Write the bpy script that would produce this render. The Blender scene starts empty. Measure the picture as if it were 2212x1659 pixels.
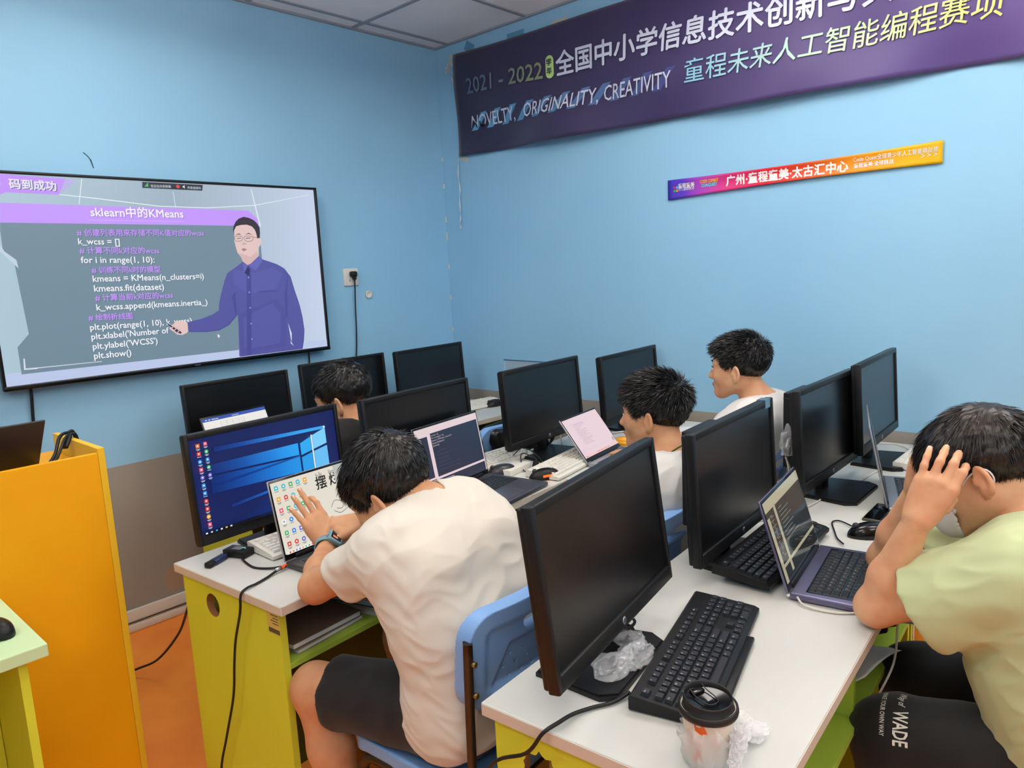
import bpy, bmesh, math, random
import numpy as np
from mathutils import Vector, Matrix

# ------------------------------------------------------------------ camera, light, exposure
S = bpy.context.scene
COL = S.collection
PI = math.pi
TH = math.radians(3.849)            # the desks stand a little askew to the walls
YW, XW, HC = 3.352, 3.13, 2.81      # front wall, right wall, ceiling height
XL, YB = -2.2, -2.8

def make_camera():
    yaw, pitch, roll = math.radians(47.4537), math.radians(8.8247), math.radians(-2.879)
    cy, sy = math.cos(yaw), math.sin(yaw)
    f = Vector((sy*math.cos(pitch), cy*math.cos(pitch), -math.sin(pitch)))
    r = Vector((cy, -sy, 0)); u = r.cross(f)
    R = r*math.cos(roll)+u*math.sin(roll); U = -r*math.sin(roll)+u*math.cos(roll)
    cam = bpy.data.cameras.new('camera'); o = bpy.data.objects.new('camera', cam); COL.objects.link(o)
    m = Matrix.Identity(4)
    for i in range(3):
        m[i][0], m[i][1], m[i][2] = R[i], U[i], -f[i]
    m[2][3] = 1.5
    o.matrix_world = m
    cam.sensor_width = 36; cam.lens = 36*1581.6/2212; cam.clip_start = 0.02; cam.clip_end = 50
    S.camera = o
make_camera()
W = bpy.data.worlds.new('world'); S.world = W; W.use_nodes = True
W.node_tree.nodes['Background'].inputs[0].default_value = (0.8, 0.9, 1, 1)
W.node_tree.nodes['Background'].inputs[1].default_value = 0.25
S.view_settings.view_transform = 'Standard'; S.view_settings.look = 'None'
S.view_settings.exposure = 0.0; S.view_settings.gamma = 1.0
try: S.view_settings.use_curve_mapping = False
except Exception: pass
LAMPS = [(2.23, -0.06), (2.23, 1.14), (1.03, 2.34), (-0.77, 1.74), (0.43, 0.54), (-0.77, -0.66), (1.03, -1.26), (2.23, -1.86), (-0.77, -1.86)]  # ceiling lamps out of view; several added to brighten walls and lectern
LAMP_W = 1.9
for lx, ly in LAMPS:
    l = bpy.data.lights.new('unseen_panel_light', 'AREA'); l.shape = 'SQUARE'; l.size = 0.56; l.energy = LAMP_W
    l.color = (1.0, 0.975, 0.94); l.spread = PI
    o = bpy.data.objects.new('unseen_panel_light', l); COL.objects.link(o); o.location = (lx, ly, HC-0.215)

# ------------------------------------------------------------------ helpers
def lin(c):
    out = []
    for x in c[:3]:
        x = x/255.0
        out.append(x/12.92 if x <= 0.04045 else ((x+0.055)/1.055)**2.4)
    return (*out, 1.0)

MATS = {}
def mat(name, rgb=(200, 200, 200), rough=0.5, metal=0.0, spec=0.5, bump=0.0, bscale=200.0, vary=0.0, vscale=4.0, coat=0.0,
        trans=0.0, ior=1.45, alpha=1.0, sheen=0.0, emit=0.0, sss=0.0, hue=None):
    if name in MATS: return MATS[name]
    m = bpy.data.materials.new(name); m.use_nodes = True; nt = m.node_tree
    b = nt.nodes['Principled BSDF']; L = nt.links
    b.inputs['Base Color'].default_value = lin(rgb); b.inputs['Roughness'].default_value = rough
    b.inputs['Metallic'].default_value = metal; b.inputs['Specular IOR Level'].default_value = spec
    b.inputs['Coat Weight'].default_value = coat; b.inputs['Coat Roughness'].default_value = 0.1
    b.inputs['Transmission Weight'].default_value = trans; b.inputs['IOR'].default_value = ior
    b.inputs['Alpha'].default_value = alpha; b.inputs['Sheen Weight'].default_value = sheen
    if emit:
        b.inputs['Emission Color'].default_value = lin(rgb); b.inputs['Emission Strength'].default_value = emit
    if sss:
        b.inputs['Subsurface Weight'].default_value = sss; b.inputs['Subsurface Radius'].default_value = (1, .35, .2)
        b.inputs['Subsurface Scale'].default_value = 0.006
    if bump or vary:
        tc = nt.nodes.new('ShaderNodeTexCoord')
    if bump:
        n = nt.nodes.new('ShaderNodeTexNoise'); n.inputs['Scale'].default_value = bscale; n.inputs['Detail'].default_value = 3
        L.new(tc.outputs['Object'], n.inputs['Vector'])
        bp = nt.nodes.new('ShaderNodeBump'); bp.inputs['Strength'].default_value = bump; bp.inputs['Distance'].default_value = 0.002
        L.new(n.outputs['Fac'], bp.inputs['Height']); L.new(bp.outputs['Normal'], b.inputs['Normal'])
    if vary:
        n = nt.nodes.new('ShaderNodeTexNoise'); n.inputs['Scale'].default_value = vscale; n.inputs['Detail'].default_value = 4
        L.new(tc.outputs['Object'], n.inputs['Vector'])
        r = nt.nodes.new('ShaderNodeValToRGB'); c0 = lin(rgb)
        h = lin(hue) if hue else c0
        r.color_ramp.elements[0].position = 0.3; r.color_ramp.elements[1].position = 0.7
        r.color_ramp.elements[0].color = tuple(x*(1-vary) for x in h[:3])+(1,)
        r.color_ramp.elements[1].color = tuple(min(1, x*(1+vary)) for x in c0[:3])+(1,)
        L.new(n.outputs['Fac'], r.inputs['Fac']); L.new(r.outputs['Color'], b.inputs['Base Color'])
    MATS[name] = m
    return m

def emat(rgb, rough=0.25, k=1.0):
    """a lit pixel colour of a screen"""
    return _emat(rgb, rough, k)
def _emat(rgb, rough, k):
    n = 'lit_%d_%d_%d_%d_%d' % (*rgb, int(rough*100), int(k*100))
    if n in MATS: return MATS[n]
    m = mat(n, (8, 8, 9), rough)
    b = m.node_tree.nodes['Principled BSDF']
    b.inputs['Emission Color'].default_value = lin(rgb); b.inputs['Emission Strength'].default_value = k
    return m

def F(u, v, z=0.0):
    return Vector((u*math.cos(TH)-v*math.sin(TH), u*math.sin(TH)+v*math.cos(TH), z))

def tag(o, label=None, cat=None, group=None, kind=None):
    if label: o['label'] = label
    if cat: o['category'] = cat
    if group: o['group'] = group
    if kind: o['kind'] = kind
    return o

def empty(name, loc, rz=0.0, label=None, cat=None, group=None):
    o = bpy.data.objects.new(name, None); COL.objects.link(o); o.empty_display_size = 0.1
    o.location = loc; o.rotation_euler = (0, 0, rz)
    return tag(o, label, cat, group)

def fthing(name, u, v, z, yaw=0.0, label=None, cat=None, group=None):
    return empty(name, F(u, v, z), TH+yaw, label, cat, group)

def copy_tree(o, parent=None):
    c = o.copy(); COL.objects.link(c); c.parent = parent
    for ch in list(o.children): copy_tree(ch, c)
    return c

_T = {}
def text2d(s, bold=0.0, shear=0.0, res=2):
    key = (s, bold, shear, res)
    if key in _T: return _T[key]
    c = bpy.data.curves.new('txt', 'FONT'); c.body = s; c.shear = shear; c.resolution_u = res
    o = bpy.data.objects.new('txt', c); COL.objects.link(o)
    bpy.context.view_layer.update()
    dg = bpy.context.evaluated_depsgraph_get()
    me = bpy.data.meshes.new_from_object(o.evaluated_get(dg))
    v = np.array([tuple(x.co)[:2] for x in me.vertices], float).reshape(-1, 2)
    f = [tuple(p.vertices) for p in me.polygons]
    bpy.data.objects.remove(o); bpy.data.curves.remove(c); bpy.data.meshes.remove(me)
    if bold and len(v):                     # heavier strokes: the letters laid over themselves, a hair apart
        n = len(v); sh = [(-bold, 0), (bold, 0), (0, -bold), (0, bold)]
        f = [tuple(i+k*n for i in q) for k in range(4) for q in f]; v = np.concatenate([v+np.array(d) for d in sh])
    _T[key] = (v, f)
    return v, f

class MB:
    """collects shapes; build() links them as ONE mesh object"""
    def __init__(s):
        s.v = []; s.f = []; s.m = []; s.sm = []; s.mats = []; s.M = Matrix.Identity(4)
    def mi(s, m):
        if m not in s.mats: s.mats.append(m)
        return s.mats.index(m)
    def add(s, vs, fs, m, smooth=False):
        n = len(s.v); i = s.mi(m)
        s.v += [tuple(s.M @ Vector(p)) for p in vs]
        for f in fs:
            s.f.append(tuple(n+a for a in f)); s.m.append(i); s.sm.append(smooth)
        return s
    def bm(s, b, m, smooth=False):
        b.verts.index_update()
        s.add([v.co[:] for v in b.verts], [[v.index for v in f.verts] for f in b.faces], m, smooth); b.free()
        return s
    def box(s, c, size, m, bev=0.0, rot=None, seg=2, smooth=None):
        b = bmesh.new(); bmesh.ops.create_cube(b, size=1.0)
        for v in b.verts: v.co = Vector((v.co.x*size[0], v.co.y*size[1], v.co.z*size[2]))
        if bev:
            bmesh.ops.bevel(b, geom=list(b.edges), offset=min(bev, min(size)*0.49), segments=seg, affect='EDGES', profile=0.5)
        M = Matrix.Translation(c) @ (rot.to_4x4() if rot else Matrix.Identity(4))
        bmesh.ops.transform(b, matrix=M, verts=b.verts)
        return s.bm(b, m, bool(bev) if smooth is None else smooth)
    def lathe(s, prof, m, n=32, c=(0, 0, 0), smooth=True, axis=None):
        vs = []; fs = []
        R = axis.to_matrix() if axis else None
        for r, z in prof:
            for k in range(n):
                a = 2*PI*k/n; p = Vector((r*math.cos(a), r*math.sin(a), z))
                if R: p = R @ p
                vs.append((p.x+c[0], p.y+c[1], p.z+c[2]))
        for i in range(len(prof)-1):
            for k in range(n):
                k2 = (k+1) % n
                fs.append((i*n+k, i*n+k2, (i+1)*n+k2, (i+1)*n+k))
        if prof[0][0] > 1e-6: fs.append(tuple(range(n-1, -1, -1)))
        if prof[-1][0] > 1e-6: fs.append(tuple((len(prof)-1)*n+k for k in range(n)))
        return s.add(vs, fs, m, smooth)
    def cyl(s, a, b, r, m, n=16, r2=None, smooth=True):
        a = Vector(a); b = Vector(b); d = b-a
        q = d.to_track_quat('Z', 'Y'); r2 = r if r2 is None else r2
        vs = []
        for (o, rr) in ((a, r), (b, r2)):
            for k in range(n):
                t = 2*PI*k/n; vs.append(tuple(o + q @ Vector((rr*math.cos(t), rr*math.sin(t), 0))))
        fs = [(k, (k+1) % n, n+(k+1) % n, n+k) for k in range(n)]+[tuple(range(n-1, -1, -1)), tuple(n+k for k in range(n))]
        return s.add(vs, fs, m, smooth)
    def tube(s, pts, r, m, n=8, sub=6, closed=False):
        P = spline(pts, sub, closed); vs = []; fs = []
        N = len(P); up = Vector((0, 0, 1)); prev = None
        for i, p in enumerate(P):
            if closed: d = P[(i+1) % N]-P[i-1]
            else: d = P[min(i+1, N-1)]-P[max(i-1, 0)]
            d.normalize()
            if prev is None:
                x = d.cross(up)
                if x.length < 1e-3: x = d.cross(Vector((1, 0, 0)))
            else: x = prev - d*prev.dot(d)
            x.normalize(); prev = x; y = d.cross(x)
            for k in range(n):
                t = 2*PI*k/n; vs.append(tuple(p + x*(r*math.cos(t))+y*(r*math.sin(t))))
        for i in range(N if closed else N-1):
            j = (i+1) % N
            for k in range(n):
                k2 = (k+1) % n; fs.append((i*n+k, j*n+k, j*n+k2, i*n+k2)[::-1])
        if not closed:
            fs.append(tuple(range(n))); fs.append(tuple((N-1)*n+k for k in range(n-1, -1, -1)))
        return s.add(vs, fs, m, True)
    def prism(s, poly, z0, z1, m, smooth=False):
        n = len(poly)
        vs = [(x, y, z0) for x, y in poly]+[(x, y, z1) for x, y in poly]
        fs = [tuple(range(n-1, -1, -1)), tuple(range(n, 2*n))]+[(k, (k+1) % n, n+(k+1) % n, n+k) for k in range(n)]
        return s.add(vs, fs, m, smooth)
    def poly(s, pts, m):
        return s.add(pts, [tuple(range(len(pts)))], m)
    def text(s, t, o, X, Y, m, w=None, h=None, align='L', bold=0.0, shear=0.0, off=0.0, res=2):
        """flat lettering: o = baseline start, X / Y unit directions, w = total width or h = letter size"""
        v, f = text2d(t, bold, shear, res)
        if len(v) == 0: return s
        x0, x1 = v[:, 0].min(), v[:, 0].max()
        k = (w/(x1-x0)) if w else h
        ky = k if h is None else h
        X = Vector(X); Y = Vector(Y); N = X.cross(Y); o = Vector(o)
        sh = {'L': x0, 'C': (x0+x1)/2, 'R': x1}[align]
        return s.add([tuple(o+X*((a-sh)*k)+Y*(b*ky)+N*off) for a, b in v], f, m)
    def build(s, name, parent=None, label=None, cat=None, group=None, kind=None, loc=None, rz=0.0):
        me = bpy.data.meshes.new(name)
        me.from_pydata(s.v, [], s.f)
        for m in s.mats: me.materials.append(m)
        me.polygons.foreach_set('material_index', s.m); me.polygons.foreach_set('use_smooth', s.sm)
        me.update()
        o = bpy.data.objects.new(name, me); COL.objects.link(o); o.parent = parent
        if loc is not None: o.location = loc; o.rotation_euler = (0, 0, rz)
        return tag(o, label, cat, group, kind)

def spline(pts, sub=6, closed=False):
    P = [Vector(p) for p in pts]; n = len(P)
    if sub <= 1 or n < 3: return P
    out = []
    for i in range(n if closed else n-1):
        if closed: a, b, c, d = P[i-1], P[i], P[(i+1) % n], P[(i+2) % n]
        else: a, b, c, d = P[max(i-1, 0)], P[i], P[i+1], P[min(i+2, n-1)]
        for k in range(sub):
            t = k/sub
            out.append(0.5*((2*b)+(c-a)*t+(2*a-5*b+4*c-d)*t*t+(3*b-a-3*c+d)*t**3))
    if not closed: out.append(P[-1])
    return out

def rmat(yaw=0, pitch=0, roll=0):
    return Matrix.Rotation(yaw, 3, 'Z') @ Matrix.Rotation(pitch, 3, 'X') @ Matrix.Rotation(roll, 3, 'Y')

# ------------------------------------------------------------------ materials
def wall_material(name, axis, edge, peel=None):
    m = mat(name, (118, 180, 212), 0.55, spec=0.25); nt = m.node_tree; L = nt.links; N = nt.nodes
    b = N['Principled BSDF']
    g = N.new('ShaderNodeNewGeometry'); sep = N.new('ShaderNodeSeparateXYZ'); L.new(g.outputs['Position'], sep.inputs[0])
    n = N.new('ShaderNodeTexNoise'); n.inputs['Scale'].default_value = 1.3; n.inputs['Detail'].default_value = 5; L.new(g.outputs['Position'], n.inputs['Vector'])
    r = N.new('ShaderNodeValToRGB'); r.color_ramp.elements[0].color = lin((147, 198, 231)); r.color_ramp.elements[1].color = lin((153, 204, 236))
    r.color_ramp.elements[0].position = .35; r.color_ramp.elements[1].position = .65
    L.new(n.outputs['Fac'], r.inputs['Fac'])
    n2 = N.new('ShaderNodeTexNoise'); n2.inputs['Scale'].default_value = 9; n2.inputs['Detail'].default_value = 6; L.new(g.outputs['Position'], n2.inputs['Vector'])
    st = N.new('ShaderNodeMath'); st.operation = 'GREATER_THAN'; st.inputs[1].default_value = edge; L.new(sep.outputs[2], st.inputs[0])
    mx = N.new('ShaderNodeMix'); mx.data_type = 'RGBA'; L.new(st.outputs[0], mx.inputs['Factor'])
    mx.inputs['A'].default_value = lin((160, 154, 146)); L.new(r.outputs['Color'], mx.inputs['B'])
    out = mx.outputs['Result']
    if peel:                                    # a patch of paint flaked off near the skirting
        d = N.new('ShaderNodeVectorMath'); d.operation = 'DISTANCE'; d.inputs[1].default_value = peel
        sc = N.new('ShaderNodeVectorMath'); sc.operation = 'MULTIPLY_ADD'; sc.inputs[1].default_value = (.10, .10, .10); L.new(n2.outputs['Color'], sc.inputs[0]); L.new(g.outputs['Position'], sc.inputs[2])
        L.new(sc.outputs[0], d.inputs[0])
        lt = N.new('ShaderNodeMath'); lt.operation = 'LESS_THAN'; lt.inputs[1].default_value = .085; L.new(d.outputs['Value'], lt.inputs[0])
        m2 = N.new('ShaderNodeMix'); m2.data_type = 'RGBA'; L.new(lt.outputs[0], m2.inputs['Factor']); L.new(out, m2.inputs['A']); m2.inputs['B'].default_value = lin((176, 150, 130))
        out = m2.outputs['Result']
    L.new(out, b.inputs['Base Color'])
    bp = N.new('ShaderNodeBump'); bp.inputs['Strength'].default_value = .12; bp.inputs['Distance'].default_value = .004
    L.new(n2.outputs['Fac'], bp.inputs['Height']); L.new(bp.outputs['Normal'], b.inputs['Normal'])
    return m

BLACK = mat('black_plastic', (22, 23, 25), 0.42, spec=.4, bump=.06, bscale=900)
BLACK2 = mat('black_gloss', (14, 14, 15), 0.16)
SCREEN_OFF = mat('dark_screen', (13, 14, 16), 0.27, spec=.7)
GREY = mat('dark_grey_plastic', (52, 53, 57), 0.45)
WHITE_TOP = mat('white_laminate', (203, 206, 202), 0.38, spec=.4, vary=.02, vscale=3)
EDGE = mat('cream_edge', (206, 194, 178), 0.5)
LIME = mat('lime_board', (212, 220, 62), 0.5, spec=.35, bump=.05, bscale=600, vary=.03, vscale=2, hue=(208, 214, 60))
GREEN = mat('green_board', (166, 196, 70), 0.5, spec=.35, bump=.05, bscale=600)
ORANGE = mat('orange_board', (246, 178, 12), 0.5, spec=.35, vary=.03, vscale=3, hue=(242, 170, 10))
ORANGE_EDGE = mat('orange_edge', (242, 196, 44), 0.5)
MINT = mat('mint_board', (196, 226, 178), 0.5)
FLOOR = mat('orange_vinyl', (255, 152, 58), 0.42, spec=.4, vary=.05, vscale=5, hue=(250, 140, 52))
WHITE = mat('white_paint', (222, 218, 210), 0.5)
WHITE_KEY = mat('white_plastic', (226, 224, 214), 0.4)
CEIL = mat('ceiling_tile', (244, 245, 247), 0.9, bump=.1, bscale=300)
TBAR = mat('ceiling_bar', (150, 158, 170), 0.5)
CHAIR = mat('blue_plastic', (128, 172, 228), 0.42, spec=.4, bump=.12, bscale=700)
STEEL = mat('brown_steel', (74, 62, 52), 0.35, metal=.6)
CHROME = mat('chrome', (200, 200, 200), 0.2, metal=1)
SILVER = mat('silver_alloy', (170, 174, 184), 0.35, metal=.7)
SPACE = mat('grey_alloy', (96, 97, 108), 0.4, metal=.6)
LILAC = mat('violet_grey_alloy', (118, 116, 146), 0.35, metal=.7)
CABLE = mat('black_rubber', (18, 18, 20), 0.5)
CABLE_W = mat('white_rubber', (220, 214, 202), 0.5)
PAPER = mat('paper', (226, 228, 232), 0.8)
SKIN = mat('skin', (206, 158, 120), 0.5, spec=.35, sss=.15, bump=.05, bscale=400, vary=.05, vscale=25, hue=(206, 148, 110))
SKIN2 = mat('fair_skin', (220, 172, 134), 0.5, spec=.35, sss=.15, bump=.05, bscale=400, vary=.05, vscale=25, hue=(220, 158, 122))
LIPS = mat('lips', (190, 112, 98), 0.45)
HAIR = mat('black_hair', (20, 18, 18), 0.38, spec=.6)
HAIR2 = mat('dark_brown_hair', (30, 25, 24), 0.38, spec=.6)
TEE = mat('white_cotton', (214, 209, 197), 0.85, sheen=.2, bump=.15, bscale=1500)
TEE2 = mat('cool_white_cotton', (212, 211, 209), 0.85, sheen=.2, bump=.15, bscale=1500)
TEEB = mat('black_cotton', (18, 18, 20), 0.85, sheen=.2)
TEEG = mat('pale_green_cotton', (194, 207, 158), 0.85, sheen=.2, bump=.15, bscale=1500)
PANTS = mat('black_shorts_cloth', (17, 18, 23), 0.8, sheen=.15, bump=.2, bscale=900)
PANTS2 = mat('black_trouser_cloth', (20, 21, 23), 0.75, sheen=.15, bump=.2, bscale=900)
JEANS = mat('blue_denim', (62, 92, 142), 0.85, bump=.3, bscale=900, vary=.2, vscale=30)
CLEAR = mat('clear_film', (240, 243, 246), 0.1, trans=0.0, alpha=0.22, spec=.9)
EYEW = mat('eye_white', (225, 222, 216), 0.25)
IRIS = mat('iris', (34, 22, 16), 0.2)
# ------------------------------------------------------------------ implicit surfaces -> one smooth mesh
f32 = np.float32
class Sdf:
    def __init__(s): s.p = []
    def rc(s, a, b, ra, rb=None, k=.02, op='u'):
        s.p.append(('rc', np.array(a, f32), np.array(b, f32), float(ra), float(ra if rb is None else rb), k, op)); return s
    def el(s, c, r, R=None, k=.02, op='u'):
        s.p.append(('el', np.array(c, f32), np.array(r, f32), None if R is None else np.array(R, f32), None, k, op)); return s
    def bx(s, c, h, rad=0., R=None, k=.01, op='u'):
        s.p.append(('bx', np.array(c, f32), np.array(h, f32), None if R is None else np.array(R, f32), rad, k, op)); return s
    def pl(s, n, o, k=.004, op='i'):
        n = np.array(n, f32); n = n/np.linalg.norm(n)
        s.p.append(('pl', n, float(np.dot(n, np.array(o, f32))), None, None, k, op)); return s
    def one(s, q, P):
        t = q[0]
        if t == 'rc':
            a, b, ra, rb = q[1:5]; ba = b-a; L = float(ba@ba)+1e-12
            pa = P-a; h = np.clip((pa@ba)/L, 0, 1)
            d = pa-h[:, None]*ba
            return np.sqrt(np.einsum('ij,ij->i', d, d))-(ra+(rb-ra)*h)
        if t == 'el':
            c, r, R = q[1:4]; x = P-c
            if R is not None: x = x@R          # columns of R = local axes
            y = x/r; k0 = np.sqrt(np.einsum('ij,ij->i', y, y))+1e-9
            y = y/r; k1 = np.sqrt(np.einsum('ij,ij->i', y, y))+1e-9
            return k0*(k0-1)/k1
        if t == 'bx':
            c, h, R, rad = q[1:5]; x = P-c
            if R is not None: x = x@R
            w = np.abs(x)-(h-rad)
            o = np.maximum(w, 0)
            return np.sqrt(np.einsum('ij,ij->i', o, o))+np.minimum(w.max(1), 0)-rad
        return P@q[1]-q[2]
    @staticmethod
    def smin(a, b, k):
        if k <= 0: return np.minimum(a, b)
        h = np.maximum(k-np.abs(a-b), 0)/k
        return np.minimum(a, b)-h*h*k*.25
    def ev(s, P, idx=None, pre=None):
        d = np.full(len(P), 9., f32)
        for i in (range(len(s.p)) if idx is None else idx):
            q = s.p[i]; e = s.one(q, P) if pre is None else pre[i]
            op, k = q[6], q[5]
            if op == 'u': d = s.smin(d, e, k)
            elif op == 's': d = -s.smin(-d, e, k)
            else: d = -s.smin(-d, -e, k)
        return d
    def bounds(s, pad):
        lo = np.full(3, 9e9); hi = -lo
        for q in s.p:
            if q[6] != 'u': continue
            if q[0] == 'rc':
                for c, r in ((q[1], q[3]), (q[2], q[4])): lo = np.minimum(lo, c-r); hi = np.maximum(hi, c+r)
            elif q[0] in ('el', 'bx'):
                r = q[2].max() if q[3] is None and q[0] == 'el' else np.linalg.norm(q[2])
                if q[3] is None: lo = np.minimum(lo, q[1]-q[2]); hi = np.maximum(hi, q[1]+q[2])
                else: lo = np.minimum(lo, q[1]-r); hi = np.maximum(hi, q[1]+r)
        return lo-pad, hi+pad
    def mesh(s, h, post=None, pad=.03, lo=None, hi=None, amp=0.0):
        B = 12
        l, u = s.bounds(pad)
        if lo is not None: l = np.maximum(l, lo)
        if hi is not None: u = np.minimum(u, hi)
        nb = np.ceil((u-l)/(h*B)).astype(int); nb = np.maximum(nb, 1)
        npt = nb*B+1
        D = np.empty(tuple(npt), f32)
        ci = np.stack(np.meshgrid(*[np.arange(n) for n in nb], indexing='ij'), -1).reshape(-1, 3)
        C = (l+(ci+.5)*h*B).astype(f32)
        pre = [s.one(q, C) for q in s.p]
        dc = s.ev(C, pre=pre)
        hd = h*B*.8661
        PRE = np.stack(pre)
        kk = np.array([q[5] for q in s.p])[:, None]
        ops = np.array([q[6] for q in s.p])
        reach = hd*1.15+amp+kk
        keep = PRE < 2.1*reach
        keep[ops == 'i'] = (PRE > -2.1*reach)[ops == 'i']
        ax = np.arange(B+1, dtype=f32)*h
        G = np.stack(np.meshgrid(ax, ax, ax, indexing='ij'), -1).reshape(-1, 3).astype(f32)
        kmax = float(kk.max()) if len(kk) else 0
        act = np.abs(dc) < hd*1.6+amp+.02+kmax*.3
        for b in range(len(C)):
            i, j, k = ci[b]*B
            sl = (slice(i, i+B+1), slice(j, j+B+1), slice(k, k+B+1))
            if not act[b]:
                continue
            P = G+(l+ci[b]*h*B).astype(f32)
            d = s.ev(P, np.flatnonzero(keep[:, b]))
            if post is not None: d = post(P, d)
            D[sl] = d.reshape(B+1, B+1, B+1)
        # fill the blocks that hold no surface without touching the borders of those that do
        M = np.zeros(tuple(npt), bool)
        for b in np.flatnonzero(act):
            i, j, k = ci[b]*B; M[i:i+B+1, j:j+B+1, k:k+B+1] = True
        for b in np.flatnonzero(~act):
            i, j, k = ci[b]*B
            sl = (slice(i, i+B+1), slice(j, j+B+1), slice(k, k+B+1))
            D[sl] = np.where(M[sl], D[sl], 1. if dc[b] > 0 else -1.)
        del M
        return nets(D, l, h)

def nets(D, l, h):
    Sg = D < 0
    n = np.array(D.shape); m = n-1
    cnt = np.zeros(tuple(m), np.uint8)
    for a in (0, 1):
        for b in (0, 1):
            for c in (0, 1):
                cnt += Sg[a:m[0]+a, b:m[1]+b, c:m[2]+c]
    flat = np.flatnonzero(((cnt > 0) & (cnt < 8)).ravel()); del cnt
    I = np.stack(np.unravel_index(flat, tuple(m)), -1)
    cor = [(a, b, c) for a in (0, 1) for b in (0, 1) for c in (0, 1)]
    val = np.stack([D[I[:, 0]+a, I[:, 1]+b, I[:, 2]+c] for a, b, c in cor], 1)
    acc = np.zeros((len(I), 3)); num = np.zeros(len(I))
    for e0 in range(8):
        for bit in (4, 2, 1):
            e1 = e0 | bit
            if e1 == e0: continue
            a, b = val[:, e0], val[:, e1]
            x = (a < 0) != (b < 0)
            t = np.where(x, a/np.where(x, a-b, 1), 0)
            p = np.array(cor[e0])[None]+t[:, None]*(np.array(cor[e1])-np.array(cor[e0]))[None]
            acc += np.where(x[:, None], p, 0); num += x
    V = l+(I+acc/num[:, None])*h
    Q = []
    for ax in range(3):
        o = [0, 1, 2]; o.remove(ax); p, q = o
        A = Sg.take(range(n[ax]-1), ax); Bv = Sg.take(range(1, n[ax]), ax)
        x = A != Bv
        e = np.stack(np.nonzero(x), -1)
        ok = (e[:, p] > 0) & (e[:, q] > 0) & (e[:, p] < m[p]) & (e[:, q] < m[q])
        e = e[ok]
        ids = []
        for dp, dq in ((-1, -1), (0, -1), (0, 0), (-1, 0)):
            c = e.copy(); c[:, p] += dp; c[:, q] += dq
            ids.append(np.searchsorted(flat, np.ravel_multi_index(c.T, tuple(m))))
        ids = np.stack(ids, 1)
        inside = A[e[:, 0], e[:, 1], e[:, 2]]
        flip = inside if ax != 1 else ~inside
        ids[~flip] = ids[~flip][:, ::-1]
        Q.append(ids)
    return V, np.concatenate(Q)

def np_mesh(name, V, Q, mats, parent, origin=(0, 0, 0), mi=None, smooth=True):
    V = np.asarray(V, np.float32)-np.array(origin, np.float32)
    Q = np.asarray(Q, np.int32)
    me = bpy.data.meshes.new(name)
    me.vertices.add(len(V)); me.vertices.foreach_set('co', V.ravel())
    k = Q.shape[1]
    me.loops.add(Q.size); me.loops.foreach_set('vertex_index', Q.ravel())
    me.polygons.add(len(Q)); me.polygons.foreach_set('loop_start', np.arange(0, Q.size, k, dtype=np.int32))
    me.polygons.foreach_set('use_smooth', np.full(len(Q), smooth))
    if mi is not None: me.polygons.foreach_set('material_index', np.asarray(mi, np.int32))
    for m in (mats if isinstance(mats, (list, tuple)) else [mats]): me.materials.append(m)
    me.update(calc_edges=True); me.validate()
    o = bpy.data.objects.new(name, me); COL.objects.link(o); o.parent = parent
    return o

def waves(seed, scale, n=7, stretch=(1, 1, 1)):
    r = np.random.RandomState(seed)
    ks = [(r.normal(size=3)*np.array(stretch)*scale, r.rand()*6.28, r.normal(size=3)*scale*.5, r.rand()*6.28) for _ in range(n)]
    def f(P):
        o = 0
        for k, p, k2, p2 in ks: o = o+np.sin(P@k+p+1.3*np.sin(P@k2+p2))
        return o/n**.5
    return f
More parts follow.
